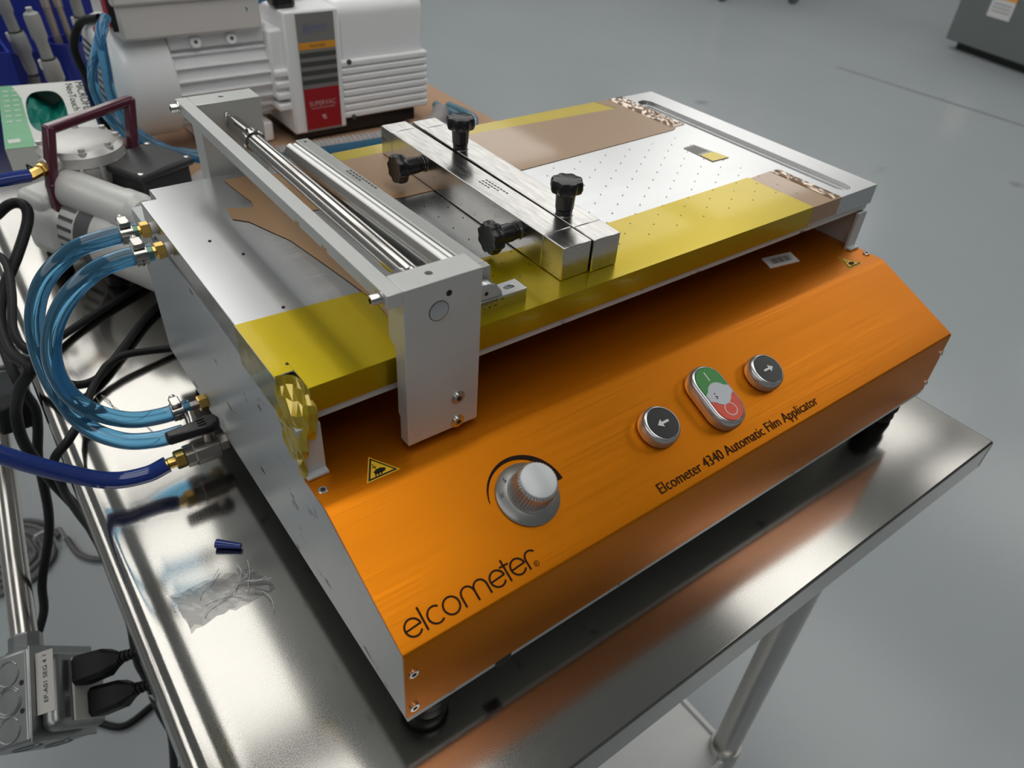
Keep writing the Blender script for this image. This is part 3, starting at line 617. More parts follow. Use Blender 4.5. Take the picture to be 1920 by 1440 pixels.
# grooved applicator bar with micrometer scale
ab_ = thing('applicator_bar', 'grey aluminium applicator bar with rounded edge and millimetre scale block', 'film applicator', (0.125, 0.25, H))
ang = math.atan2(0.1369 - 0.1282, -(0.3629 - 0.1485))
A0, A1 = Vector((0.1195, 0.3620, 0)), Vector((0.1285, 0.1300, 0)); d_ = (A1 - A0).normalized(); s_ = Vector((d_.y, -d_.x, 0)) * -1
s_ = Vector((-d_.y, d_.x, 0))          # to the right of travel toward the viewer
if s_.x < 0: s_ = -s_
prof = [(0.0095, 0.1580), (0.0095, 0.1762), (0.0090, 0.1766), (0.0002, 0.1766), (-0.0008, 0.1760), (-0.0012, 0.1748), (-0.0030, 0.1742), (-0.0048, 0.1752), (-0.0065, 0.1750), (-0.0088, 0.1736), (-0.0104, 0.1708), (-0.0106, 0.1672), (-0.0094, 0.1636), (-0.0065, 0.1608), (-0.0020, 0.1592)]
b = BM(); add_prism(b, prof, 0.0, (A1 - A0).length, lambda u, v, t: A0 + d_ * t + s_ * u + Vector((0, 0, v)))
ab1 = obj('bar', b, 'bar_metal', ab_, smooth=28)
b = BM()
for r_ in (0, 1):
    for k in range(9 if r_ == 0 else 5): ribbon(b, plane_map(A0 + d_ * (0.070 + 0.0042 * k) + s_ * (0.0072 - 0.0028 * r_) + Vector((0, 0, 0.1767)), d_, s_), [(0, 0), (0.0026, 0)], 0.0014, 0.0001)
obj('engraved_marks', b, 'engrave', ab1, smooth=0)
obj('pin_hole', lathe_bm(A0 + d_ * 0.006 + s_ * 0.0045 + Vector((0, 0, 0.1766)), (0, 0, 1), [(0.0011, 0), (0.0011, 0.0001)], seg=12), 'hole', ab1)
obj('rear_foot', box_bm(0.108, 0.128, 0.3520, 0.3600, H + 0.0008, 0.1605), 'sticker_white', ab_, bevel=0.001)
obj('rear_lug', box_bm(0.129, 0.141, 0.3520, 0.3640, H + 0.0008, 0.1660), 'alu', ab_, bevel=0.001)
# scale block at the front
SY = 0.1180
b = BM(); add_box(b, 0.1080, 0.1570, SY, SY + 0.0125, H + 0.0003, 0.1617)
cut = BM(); add_prism(cut, arc(0.1500, SY + 0.0065, 0.0018, -90, 90, 8) + arc(0.1462, SY + 0.0065, 0.0018, 90, 270, 8), 0.158, 0.17, lambda u, v, t: Vector((u, v, t)))
sc = obj('scale_block', boolean(b, [cut]), 'alu', ab_, bevel=0.0003)
b = BM(); add_prism(b, [(0.1130, 0.1617), (0.1130, 0.1660), (0.1150, 0.1700), (0.1215, 0.1722), (0.1300, 0.1722), (0.1345, 0.1700), (0.1385, 0.1650), (0.1395, 0.1617)], SY + 0.0010, SY + 0.0105, lambda u, v, t: Vector((u, t, v)))
cb = obj('cam_block', b, 'alu', ab_, bevel=0.0003)
obj('pin_hole', lathe_bm((0.1275, SY + 0.0010, 0.1660), (0, -1, 0), [(0.0013, 0), (0.0013, 0.0001)], seg=14), 'hole', cb)
b = BM()
for k in range(41): add_lathe(b, (0.1090 + 0.0007 * k, SY + 0.016, 0.1748), (1, 0, 0), [(0.0019, 0), (0.0024, 0.00035), (0.0019, 0.0007)], seg=12)
obj('threaded_screw', b, 'steel_dark', ab_)
q = plane_map((0, SY - 0.0001, 0), (1, 0, 0), (0, 0, 1)); b = BM()
for k in range(31):
    ln = 0.0030 if k % 5 == 0 else 0.0018
    ribbon(b, q, [(0.1115 + k * 0.00078, 0.1612 - ln), (0.1115 + k * 0.00078, 0.1612)], 0.00022)
obj('scale_ticks', b, 'print', sc, smooth=0)
for k, s in enumerate(('4', '6', '8', '10')):
    obj('scale_number', text_bm(s, lambda a, c, k=k: q(0.1212 + k * 0.0039 + a, 0.1560 + c, 0.00005), height=0.0015), 'print', sc, smooth=0)
obj('unit_mark', text_bm('mm', lambda a, c: q(0.1370 + a, 0.1592 + c, 0.00005), height=0.0014), 'print', sc, smooth=0)

# ================================================================== ROTARY VANE PUMP (white)
vp = thing('vacuum_pump', 'large white rotary vane vacuum pump with finned oil case and red nameplate', 'pump', (0.33, 0.92, G))
PYF = 0.840; AX, AZ, AR = 0.925, 0.072, 0.072
def xlathe(x0, prof, seg=48, mod=None): return lathe_bm((x0, AX, AZ), (1, 0, 0), prof, seg=seg, mod=mod)
cow = obj('fan_cowl', xlathe(0.088, [(0.060, 0), (0.0665, 0.002), (0.074, 0.009), (0.0775, 0.018), (0.0775, 0.030), (0.0765, 0.032), (0.0765, 0.076), (0.0735, 0.078)], seg=64), 'white', vp, smooth=30)
for k in range(9):
    z = AZ - 0.042 + k * 0.0105; hw = math.sqrt(max(0, 0.055 ** 2 - (z - AZ) ** 2))
    b = BM(); add_box(b, 0.0868, 0.0884, AX - hw, AX + hw, z - 0.0022, z + 0.0022); obj('cowl_slot', b, 'band', cow)
b = BM(); add_prism(b, [(AX - 0.045, AZ + 0.058), (AX - 0.030, AZ + 0.066), (AX - 0.036, AZ + 0.072), (AX - 0.050, AZ + 0.064)], 0.0905, 0.0925, lambda u, v, t: Vector((t, u, v))); obj('rotation_arrow', b, 'red', cow)
mb = obj('motor_body', xlathe(0.160, [(0.066, 0), (0.066, 0.135)], seg=48), 'white', vp)
for k in range(14):
    a = math.radians(150 + k * 13); cy, cz = math.cos(a), math.sin(a)
    M = Matrix(((1, 0, 0, 0), (0, cy, -cz, AX), (0, cz, cy, AZ), (0, 0, 0, 1)))
    obj('cooling_fin', box_bm(0.166, 0.294, 0.064, 0.0725, -0.0014, 0.0014, M=M), 'white', mb, bevel=0.0008)
obj('motor_saddle', box_bm(0.166, 0.294, AX - 0.060, AX + 0.03, AZ + 0.040, AZ + 0.064), 'white', mb, bevel=0.003)
for x in (0.198, 0.244):
    bo = obj('saddle_boss', lathe_bm((x, AX - 0.061, AZ + 0.0480), (0, -0.9, 0.35), [(0.0068, 0), (0.0066, 0.006), (0.0050, 0.0062)], seg=24), 'white', mb)
    obj('boss_hole', lathe_bm((x, AX - 0.0668, AZ + 0.0503), (0, -0.9, 0.35), [(0.0022, 0), (0.0022, 0.0003)], seg=14), 'band', bo)
obj('motor_foot', box_bm(0.19, 0.285, AX - 0.060, AX + 0.060, G + 0.004, 0.006), 'white', vp, bevel=0.003)
tx = obj('terminal_box', box_bm(0.112, 0.285, 0.852, 0.99, 0.131, 0.215), 'cream', vp, bevel=0.004)
obj('box_lid', box_bm(0.108, 0.289, 0.848, 0.994, 0.170, 0.215), 'cream', tx, bevel=0.004)
obj('rocker_switch', box_bm(0.1045, 0.1080, 0.862, 0.885, 0.146, 0.185), 'red', tx, bevel=0.001)
obj('switch_bezel', box_bm(0.1060, 0.1120, 0.858, 0.889, 0.142, 0.190), 'black', tx, bevel=0.001)
cbk = obj('pump_flange', box_bm(0.308, 0.388, PYF, 1.0, -0.010, 0.152), 'white', vp, bevel=0.003)
obj('flange_neck', box_bm(0.288, 0.310, PYF + 0.010, 0.99, 0.040, 0.130), 'white', vp, bevel=0.004)
for k in range(4): obj('flange_rib', box_bm(0.290, 0.312, PYF + 0.004, 0.98, 0.024 + k * 0.015, 0.0345 + k * 0.015), 'white', cbk, bevel=0.003)
pl = obj('name_plate', box_bm(0.3250, 0.3785, PYF - 0.0025, PYF - 0.0003, -0.0075, 0.1485), 'plate_grey', vp)
obj('orange_strip', box_bm(0.3250, 0.3785, PYF - 0.0028, PYF - 0.0024, 0.1035, 0.1125), 'plate_orange', pl)
obj('red_field', box_bm(0.3250, 0.3785, PYF - 0.0028, PYF - 0.0024, -0.0045, 0.0520), 'red', pl)
for k in range(4): obj('dark_stripe', box_bm(0.3250, 0.3785, PYF - 0.0028, PYF - 0.0024, 0.0575 + k * 0.0118, 0.0640 + k * 0.0118), 'plate_dark', pl)
q = plane_map((0, PYF - 0.0029, 0), (1, 0, 0), (0, 0, 1))
obj('brand_lettering', text_bm('ACROSS', lambda a, c: q(0.3445 + a, 0.1285 + c), width=0.0235, height=0.0055), 'plate_blue', pl, smooth=0)
obj('brand_subline', text_bm('INTERNATIONAL', lambda a, c: q(0.3445 + a, 0.1250 + c), width=0.0235, height=0.0016), 'plate_blue', pl, smooth=0)
b = BM()
for s in (((0.3340, 0.1235), (0.3425, 0.1235), (0.3425, 0.1355), (0.3340, 0.1355), (0.3340, 0.1235)), ((0.3360, 0.1265), (0.3405, 0.1325)), ((0.3405, 0.1265), (0.3360, 0.1325))): ribbon(b, q, s, 0.0010)
obj('brand_emblem', b, 'plate_blue', pl, smooth=0)
obj('strip_lettering', text_bm('DUAL STAGE', lambda a, c: q(0.3410 + a, 0.1062 + c, 0.0002), width=0.0220, height=0.0035), 'plate_dark', pl, smooth=0)
obj('series_lettering', text_bm('SUPERVAC', lambda a, c: q(0.3315 + a, 0.0280 + c, 0.0002), width=0.0400, height=0.0065), 'pale_print', pl, smooth=0)
obj('series_subline', text_bm('VACUUM PUMP SERIES', lambda a, c: q(0.3335 + a, 0.0235 + c, 0.0002), width=0.0360, height=0.0024), 'pale_print', pl, smooth=0)
b = BM(); ribbon(b, q, [(0.3490, 0.0125), (0.3545, 0.0125)], 0.0035, 0.0002); ribbon(b, q, [(0.3510, 0.0090), (0.3555, 0.0090)], 0.0022, 0.0002); obj('red_field_mark', b, 'pale_print', pl, smooth=0)
oc = BM(); add_prism(oc, [(PYF + 0.006, 0.080), (PYF + 0.006, 0.133)] + arc(PYF + 0.022, 0.139, 0.016, 180, 90, 8) + [(0.99, 0.155), (0.99, 0.080)], 0.388, 0.524, lambda u, v, t: Vector((t, u, v)))
oil = obj('oil_case', oc, 'white', vp, bevel=0.005)
obj('oil_case_core', box_bm(0.388, 0.520, PYF + 0.010, 0.99, 0.001, 0.082), 'white', vp)
for k in range(8): obj('oil_case_fin', box_bm(0.386, 0.5275, PYF - 0.001, 0.995, 0.0015 + k * 0.0102, 0.0109 + k * 0.0102), 'white', oil, bevel=0.0028, seg=3)
for (x, z) in ((0.3975, 0.0805), (0.3990, 0.0030)):
    obj('cap_screw', lathe_bm((x, PYF - 0.0008, z), (0, -1, 0), [(0.0036, 0), (0.0036, 0.002)], seg=16), 'band', oil)
obj('base_bracket', box_bm(0.310, 0.505, PYF + 0.004, 0.99, G + 0.008, -0.001), 'black', vp)
for (x, y) in ((0.33, 0.86), (0.48, 0.86), (0.33, 0.97), (0.48, 0.97)):
    obj('rubber_foot', lathe_bm((x, y, G + 0.0032), (0, 0, 1), [(0.012, 0), (0.014, 0.002), (0.011, 0.007)], seg=20), 'rubber', vp)
obj('inlet_port', lathe_bm((0.350, 0.915, 0.151), (0, 0, 1), [(0.026, 0), (0.026, 0.004), (0.020, 0.006), (0.020, 0.025)], seg=32), 'white', vp)
obj('inlet_elbow', box_bm(0.305, 0.336, 0.855, 0.885, 0.151, 0.185), 'black', vp, bevel=0.006)
tag(obj('hose_stub', tube_bm([(0.3045, 0.870, 0.168), (0.292, 0.868, 0.166), (0.275, 0.862, 0.160), (0.264, 0.858, 0.1555)], 0.0072, seg=16), 'hose'), 'short cut blue hose stub on black elbow of white pump', 'hose')

# cardboard sheet under the pump
tag(obj('cardboard_sheet', box_bm(0.10, 0.6235, 0.775, 1.12, G + 0.0002, G + 0.0030), 'cardboard'), 'brown cardboard sheet lying under the white pump', 'cardboard')
# ribbed suction hose and blue hoses behind the machine
pts = [(0.112, 0.640, 0.020), (0.126, 0.700, 0.006), (0.165, 0.757, -0.008), (0.235, 0.779, -0.0095), (0.315, 0.775, -0.0095), (0.410, 0.768, -0.0095), (0.500, 0.785, -0.0095), (0.545, 0.83, -0.0095)]
P = spline(pts, 56)
tag(obj('suction_hose', tube_bm([tuple(p) for p in P], 0.013, seg=14, smooth=0, rfun=lambda i: 0.0135 if i % 4 < 2 else 0.0108), 'hose_grey'), 'grey ribbed suction hose lying in front of the white pump', 'hose')
for k, (dy, dz, lab) in enumerate(((0.0, 0.0, 'clear blue hose looped round the pump fan cowl, outer of the pair'), (0.010, 0.008, 'clear blue hose looped round the pump fan cowl, inner of the pair'))):
    q_ = [(0.096, 0.862, 0.147), (0.082, 0.842, 0.134), (0.067 + dy, 0.832, 0.108), (0.064 + dy, 0.825, 0.080), (0.074 + dy, 0.812, 0.050), (0.098 + dy, 0.792, 0.028), (0.140, 0.768 - dy, 0.020), (0.185, 0.748 - dy, 0.014), (0.250, 0.747 - dy * 1.3, 0.002 - dz), (0.330, 0.742 - dy * 1.3, 0.001 - dz), (0.430, 0.738 - dy * 1.3, 0.001 - dz), (0.520, 0.755 - dy * 1.3, -0.001 - dz), (0.562 + dy * 1.3, 0.80, -0.012), (0.560 + dy * 1.3, 0.87, -0.012)]
    tag(obj('air_hose', tube_bm([(x + (0.003 * k), y - 0.0150 * k, z + dz * .2 + (0.013 * k if i_ < 2 else 0.006 * k if i_ == 2 else 0)) for i_, (x, y, z) in enumerate(q_)], 0.0060, seg=14), 'hose'), lab, 'hose')
tag(obj('mains_cable', tube_bm([(0.100, 0.890, 0.152), (0.084, 0.925, 0.140), (0.072, 0.945, 0.108), (0.0765, 0.950, 0.070), (0.0805, 0.945, 0.030), (0.0830, 0.932, 0.000), (0.092, 0.905, -0.0145), (0.102, 0.895, -0.0165)], 0.0048, seg=12), 'rubber'), 'thick black cable hanging from red switch of the white pump', 'cable')

# ================================================================== DIAPHRAGM PUMP
A_ = math.radians(24)
dp = thing('diaphragm_pump', 'small grey diaphragm vacuum pump with maroon carrying handle', 'pump', (0.014, 0.622, G), rot=(0, 0, A_), world=False)
# local frame: x' along the handle, -y' towards the machine
obj('compressor_base', box_bm(-0.052, 0.040, 0.022, 0.070, 0.016, 0.084), 'white_warm', dp, bevel=0.010, seg=4)
obj('front_shell', box_bm(-0.056, 0.010, 0.006, 0.060, 0.020, 0.074), 'white_warm', dp, bevel=0.014, seg=4)
mo = obj('motor_housing', lathe_bm((-0.016, 0.014, 0.048), (0, -1, 0), [(0.036, 0), (0.038, 0.006), (0.038, 0.150), (0.034, 0.158), (0.0, 0.160)], seg=44), 'white_warm', dp)
obj('grey_band', lathe_bm((-0.016, -0.014, 0.048), (0, -1, 0), [(0.0384, 0), (0.0384, 0.020)], seg=44), 'band', mo)
for k in range(9):
    a = math.radians(115 + k * 15); M = Matrix(((math.cos(a), 0, -math.sin(a), -0.016), (0, 1, 0, -0.001), (math.sin(a), 0, math.cos(a), 0.048), (0, 0, 0, 1)))
    obj('vent_slot', box_bm(0.0372, 0.0386, -0.010, 0.010, -0.0018, 0.0018, M=M), 'band', mo)
for (x, y) in ((-0.046, 0.040), (0.020, 0.040), (-0.030, -0.028), (0.012, -0.110)):
    ft = obj('foot', lathe_bm((x, y, 0.0002), (0, 0, 1), [(0.011, 0), (0.012, 0.002), (0.011, 0.012), (0.008, 0.0125), (0.008, 0.020)], seg=20), 'rubber', dp)
hd = obj('pump_head', lathe_bm((0.013, 0.038, 0.082), (0, 0, 1), [(0.030, 0), (0.036, 0.004), (0.0375, 0.012), (0.0375, 0.022), (0.040, 0.024), (0.040, 0.034), (0.036, 0.039), (0.030, 0.0405), (0, 0.0405)], seg=40), 'cast', dp)
for k in range(14):
    a = 2 * PI * k / 14; M = Matrix.Translation((0.013, 0.038, 0.006)) @ Matrix.Rotation(a, 4, 'Z')
    obj('head_rib', box_bm(0.034, 0.0405, -0.0016, 0.0016, 0.080, 0.101, M=M), 'cast', hd)
for k in range(8):
    a = 2 * PI * (k + .3) / 8; obj('head_bolt', lathe_bm((0.013 + 0.0345 * math.cos(a), 0.038 + 0.0345 * math.sin(a), 0.116), (0, 0, 1), [(0.0048, 0), (0.0046, 0.005), (0.0032, 0.0052), (0.0030, 0.0085), (0.0, 0.0087)], seg=16), 'cast', hd)
b = BM(); add_lathe(b, (-0.0235, 0.028, 0.111), (-0.97, -0.25, 0), [(0.010, 0), (0.009, 0.010), (0.0075, 0.013)], seg=20); obj('inlet_boss', b, 'cast', hd)
bf = obj('brass_fitting', lathe_bm((-0.0360, 0.0248, 0.111), (-0.97, -0.25, -0.03), [(0.0062, 0), (0.0062, 0.006), (0.0048, 0.0065), (0.0048, 0.018), (0.004, 0.022)], seg=6), 'brass', dp, smooth=20)
hb = BM()
def strap(bm, pts, w_, t_):
    """flat strap in the x'z plane, width along y'"""
    n = len(pts)
    for i in range(n - 1):
        a, c = Vector(pts[i]), Vector(pts[i + 1]); t = (c - a).normalized(); nn = Vector((-t.y, t.x)) * (t_ / 2)
        e = t * (t_ * 0.45)
        poly = [a - e + nn, c + e + nn, c + e - nn, a - e - nn]
        add_prism(bm, [(p.x, p.y) for p in poly], -w_ / 2, w_ / 2, lambda u, v, q: Vector((u, q, v)))
strap(hb, [(-0.0330, 0.060), (-0.0400, 0.072), (-0.0385, 0.095), (-0.0200, 0.144), (0.0710, 0.148), (0.0560, 0.100)], 0.012, 0.0090)
for v in hb.verts: v.co.y += 0.026 - (0.008 if v.co.z < 0.11 else 0)
obj('carrying_handle', hb, 'maroon', dp, bevel=0.003, seg=3)
obj('handle_screw', lathe_bm((-0.0345, 0.0115, 0.064), (0, -1, 0), [(0.0032, 0), (0.0030, 0.002), (0, 0.0026)], seg=16), 'screw', dp)
mf = obj('muffler', lathe_bm((-0.0235, 0.024, 0.088), (0.05, -1, -0.03), [(0.012, 0), (0.0175, 0.0025), (0.0190, 0.006), (0.0190, 0.080), (0.0202, 0.081), (0.0202, 0.100), (0.016, 0.107), (0.006, 0.110)], seg=32), 'white_warm', dp, smooth=30)
for v in (0,): pass
tbx = obj('connection_box', box_bm(0.014, 0.072, -0.046, 0.014, 0.050, 0.100), 'darkbox', dp, bevel=0.003)
obj('box_lid', box_bm(0.010, 0.076, -0.050, 0.018, 0.097, 0.106), 'darkbox', tbx, bevel=0.003)
for (x, y) in ((0.015, -0.045), (0.071, -0.045), (0.015, 0.013), (0.071, 0.013)):
    obj('lid_screw', lathe_bm((x, y, 0.1045), (0, 0, 1), [(0.0032, 0), (0.0030, 0.002), (0, 0.0026)], seg=12), 'screw', tbx)

# ================================================================== GLOVE BOX
gb = thing('glove_box', 'white and green carton of teal disposable gloves', 'box', (0.012, 0.89, G))
GZ = 0.052
c0, c1, c2, c3 = Vector((-0.0478, 0.787, 0)), Vector((0.0495, 0.772, 0)), Vector((0.0770, 1.000, 0)), Vector((-0.0203, 1.015, 0))
ex_ = (c1 - c0); ey_ = (c3 - c0)
def gp(a, c): return c0 + ex_ * a + ey_ * c
b = BM()
for i in range(4):
    q4 = [gp(0, 0), gp(1, 0), gp(1, 1), gp(0, 1)]; a, c = q4[i], q4[(i + 1) % 4]
    b.faces.new([b.verts.new((p.x, p.y, z)) for p, z in ((a, G + 0.0003), (c, G + 0.0003), (c, GZ), (a, GZ))])
b.faces.new([b.verts.new((p.x, p.y, G + 0.0005)) for p in (gp(0, 0), gp(1, 0), gp(1, 1), gp(0, 1))])
ov = [(0.50 + 0.22 * math.copysign(abs(math.cos(t)) ** 0.7, math.cos(t)), 0.52 + 0.34 * math.copysign(abs(math.sin(t)) ** 0.7, math.sin(t))) for t in [2 * PI * i / 40 for i in range(40)]]
out = [(min(1, max(0, 0.5 + 0.8 * math.cos(t))), min(1, max(0, 0.5 + 0.8 * math.sin(t)))) for t in [2 * PI * i / 40 for i in range(40)]]
A4 = [b.verts.new((*gp(*p).xy, GZ)) for p in ov]; B4 = [b.verts.new((*gp(*p).xy, GZ)) for p in out]
for i in range(40):
    try: b.faces.new((A4[i], B4[i], B4[(i + 1) % 40], A4[(i + 1) % 40]))
    except ValueError: pass
ct = obj('carton', b, 'carton', gb, smooth=0)
b = BM(); add_prism(b, [tuple(gp(*p).xy) for p in ((0.0, 0.0), (0.30, 0.0), (0.27, 0.35), (0.25, 0.75), (0.16, 1.0), (0.0, 1.0))], GZ + 0.0002, GZ + 0.0004, lambda u, v, t: Vector((u, v, t))); obj('green_print', b, 'carton_green', ct, smooth=0)
b = BM(); n = 14; V = []
rb = random.Random(5)
for i in range(n + 1):
    V.append([b.verts.new((*gp(0.10 + 0.80 * i / n, 0.06 + 0.90 * j / n).xy, GZ - 0.022 + rb.random() * 0.010 + 0.010 * math.sin(i * .5) + (0.007 if i > 9 else 0))) for j in range(n + 1)])
for i in range(n):
    for j in range(n): b.faces.new((V[i][j], V[i + 1][j], V[i + 1][j + 1], V[i][j + 1]))
obj('gloves', b, 'glove', gb, smooth=0)
eu = -ey_.normalized(); ev = ex_.normalized()
o_ = gp(0.91, 0.97); q = plane_map((o_.x, o_.y, GZ + 0.0004), eu, ev)
obj('brand_lettering', text_bm('MICROFLEX', lambda a, c: q(a, c), width=0.150, height=0.0095), 'print', ct, smooth=0)
o_ = gp(0.79, 0.95); q2 = plane_map((o_.x, o_.y, GZ + 0.0004), eu, ev)
obj('product_lettering', text_bm('NeoTouch', lambda a, c: q2(a, c), width=0.110, height=0.0085), 'print', ct, smooth=0)
o_ = gp(0.02, -0.003); q3 = plane_map((o_.x, o_.y, GZ - 0.030), ex_.normalized(), (0, 0, 1))
obj('side_lettering', text_bm('NE', lambda a, c: q3(0.012 + a, c), width=0.024, height=0.012), 'print', ct, smooth=0)
q5 = plane_map((0, 0, GZ + 0.0005), (1, 0, 0), (0, 1, 0)); b = BM()
for k in range(7):
    for j in range(2):
        a = gp(0.05 + j * 0.10, 0.90 - k * 0.085); c = gp(0.115 + j * 0.10, 0.90 - k * 0.085); ribbon(b, q5, [(a.x, a.y), (c.x, c.y)], 0.0030)
b_ = gp(0.10, 0.10); ribbon(b, q5, [(b_.x - 0.006, b_.y), (b_.x + 0.006, b_.y)], 0.012)
obj('small_print', b, 'carton', ct, smooth=0)

# ================================================================== TOOLS BEHIND THE GLOVE BOX
def hand_tool(x, y, z, s, label, lean):
    o = thing('hand_tool', label, 'tool', (x, y, z), rot=(lean[0], lean[1], 0.3), world=False)
    body = lathe_bm((0, 0, 0), (0, 0, 1), [(0.008, 0), (0.0095, 0.012), (0.0095, 0.030), (0.0135, 0.036), (0.0135, 0.060), (0.012, 0.066), (0.0118, 0.0665)], seg=22); obj('lower_body', body, 'tool', o)
    obj('black_ring', lathe_bm((0, 0, 0.0662), (0, 0, 1), [(0.0112, 0), (0.0112, 0.0022)], seg=22), 'black', o)
    obj('upper_barrel', lathe_bm((0, 0, 0.0684), (0, 0, 1), [(0.0085, 0), (0.0085, 0.024), (0.0110, 0.030), (0.0110, 0.058), (0.0100, 0.063), (0.0045, 0.066), (0.0045, 0.071), (0.0, 0.0712)], seg=22), 'tool', o)
    obj('side_button', lathe_bm((-0.0130, 0, 0.055), (0, 0, 1), [(0.0022, 0), (0.0026, 0.004), (0.0026, 0.013), (0.0, 0.0150)], seg=12), 'sticker_white', o)
    o.scale = (s, s, s); return o
hand_tool(0.0560, 1.330, G + 0.0018, 1.0, 'grey hand tool with white side button, beside navy bin edge', (0.0, -0.10))
hand_tool(0.0690, 1.163, G + 0.0018, 0.98, 'grey hand tool standing closest to glove box', (0.02, -0.08))
hand_tool(0.1600, 1.375, G + 0.0018, 1.05, 'grey hand tool standing beside black power cord and metal rods', (0.0, -0.04))
b = BM(); add_box(b, 0.030, 0.062, 1.085, 1.115, G + 0.0004, 0.012)
ts = thing('tool_rest', 'black forked rest in front of grey hand tools', 'tool rest', (0.046, 1.10, G))
obj('rest_base', box_bm(0.026, 0.072, 1.085, 1.115, G + 0.0004, -0.014), 'black', ts, bevel=0.002); b.free()
for x in (0.029, 0.060): obj('prong', box_bm(x, x + 0.010, 1.088, 1.112, -0.0142, 0.022), 'black', ts, bevel=0.003)
cup = thing('tool_cup', 'blue plastic cup holding two metal rods', 'cup', (0.112, 1.27, G))
obj('cup_wall', lathe_bm((0.112, 1.27, G + 0.0003), (0, 0, 1), [(0.026, 0), (0.031, 0.062), (0.0325, 0.064), (0.029, 0.064), (0.024, 0.004), (0, 0.004)], seg=32), 'blue', cup)
for k, (dx, lab) in enumerate(((-0.009, 'metal rod with ridged top in blue cup, beside grey tool'), (0.010, 'thin metal rod with plain shaft in blue cup'))):
    tag(obj('metal_rod', lathe_bm((0.112 + dx, 1.272, G + 0.006), (-0.05 - .02 * k, 0, 1), [(0.006 - .001 * k, 0), (0.006 - .001 * k, 0.105), (0.0068, 0.106), (0.0068, 0.118), (0.0055, 0.12), (0.0055, 0.20)], seg=16), 'glass'), lab, 'rod')
bn = thing('parts_bin', 'large open blue plastic bin behind the hand tools', 'bin', (0.11, 1.50, G))
b = BM(); add_box(b, -0.06, 0.30, 1.46, 1.465, G + 0.0005, 0.22); add_box(b, -0.06, 0.30, 1.63, 1.635, G + 0.0005, 0.22); add_box(b, -0.06, -0.055, 1.465, 1.63, G + 0.0005, 0.22); add_box(b, 0.295, 0.30, 1.465, 1.63, G + 0.0005, 0.22); add_box(b, -0.055, 0.295, 1.465, 1.63, G + 0.0005, G + 0.005)
bw = obj('bin_wall', b, 'blue', bn)
obj('bin_rim', box_bm(-0.065, 0.305, 1.454, 1.460, 0.205, 0.225), 'blue', bn, bevel=0.002)
nv = thing('storage_tray', 'low navy plastic tray left of the grey hand tools', 'tray', (-0.03, 1.26, G))
b = BM(); add_box(b, -0.068, 0.022, 1.20, 1.204, G + 0.0005, 0.045); add_box(b, -0.068, 0.022, 1.33, 1.334, G + 0.0005, 0.045); add_box(b, -0.068, -0.064, 1.204, 1.33, G + 0.0005, 0.045); add_box(b, 0.018, 0.022, 1.204, 1.33, G + 0.0005, 0.045); add_box(b, -0.064, 0.018, 1.204, 1.33, G + 0.0005, G + 0.004)
obj('tray_wall', b, 'blue', nv)

# ================================================================== CABLES
ZCB = G + 0.0042
def cord(label, pts, r, m='rubber', name='mains_cable', cat='cable', seg=12):
    return tag(obj(name, tube_bm(pts, r, seg=seg), m), label, cat)
cord('black power cord lying straight on the steel table behind the blue hoses', [Vector((0.0428, 0.5753, -0.0218)), Vector((0.0247, 0.5646, -0.0218)), Vector((-0.0247, 0.5354, -0.0218)), Vector((-0.0660, 0.5068, -0.0208)), Vector((-0.0817, 0.4903, -0.0175)), Vector((-0.0952, 0.4781, -0.0165)), Vector((-0.1076, 0.4750, -0.0242))], 0.0036)
cord('black power cord bending into a loop on the table edge behind the blue hoses', [Vector((0.0266, 0.5216, -0.0218)), Vector((-0.0016, 0.4940, -0.0218)), Vector((-0.0338, 0.4532, -0.0218)), Vector((-0.0585, 0.4246, -0.0218)), Vector((-0.0777, 0.4175, -0.0170)), Vector((-0.0863, 0.4250, -0.0070)), Vector((-0.0883, 0.4300, 0.0138)), Vector((-0.0998, 0.4400, 0.0147)), Vector((-0.1036, 0.4600, 0.0228)), Vector((-0.0944, 0.5000, 0.0345)), Vector((-0.0896, 0.5500, 0.0371)), Vector((-0.0961, 0.6000, 0.0287))], 0.0036)
cord('black power cord curving under the blue hoses to the table edge', [Vector((0.0095, 0.4340, -0.0218)), Vector((-0.0300, 0.4345, -0.0140)), Vector((-0.0469, 0.4283, -0.0138)), Vector((-0.0557, 0.4208, -0.0158)), Vector((-0.0690, 0.4037, -0.0188)), Vector((-0.0787, 0.3706, -0.0120)), Vector((-0.0960, 0.3350, -0.0050)), Vector((-0.1110, 0.3320, -0.0180)), Vector((-0.1130, 0.3400, -0.0480)), Vector((-0.1130, 0.3600, -0.0865)), Vector((-0.1110, 0.4000, -0.1524)), Vector((-0.1050, 0.4600, -0.2557))], 0.0034)
cord('black cord hanging straight down beside the table from its left edge', [Vector((-0.1145, 0.6000, -0.0100)), Vector((-0.1175, 0.5500, -0.0404)), Vector((-0.1170, 0.5000, -0.0520)), Vector((-0.1134, 0.5000, -0.0842)), Vector((-0.1172, 0.5000, -0.1073)), Vector((-0.1273, 0.5000, -0.1410)), Vector((-0.1334, 0.5000, -0.1788)), Vector((-0.1397, 0.5000, -0.2147)), Vector((-0.1501, 0.5000, -0.2500)), Vector((-0.1733, 0.5000, -0.3076)), Vector((-0.1850, 0.5000, -0.3521)), Vector((-0.2071, 0.5000, -0.3968)), Vector((-0.2233, 0.5000, -0.4396))], 0.0046)
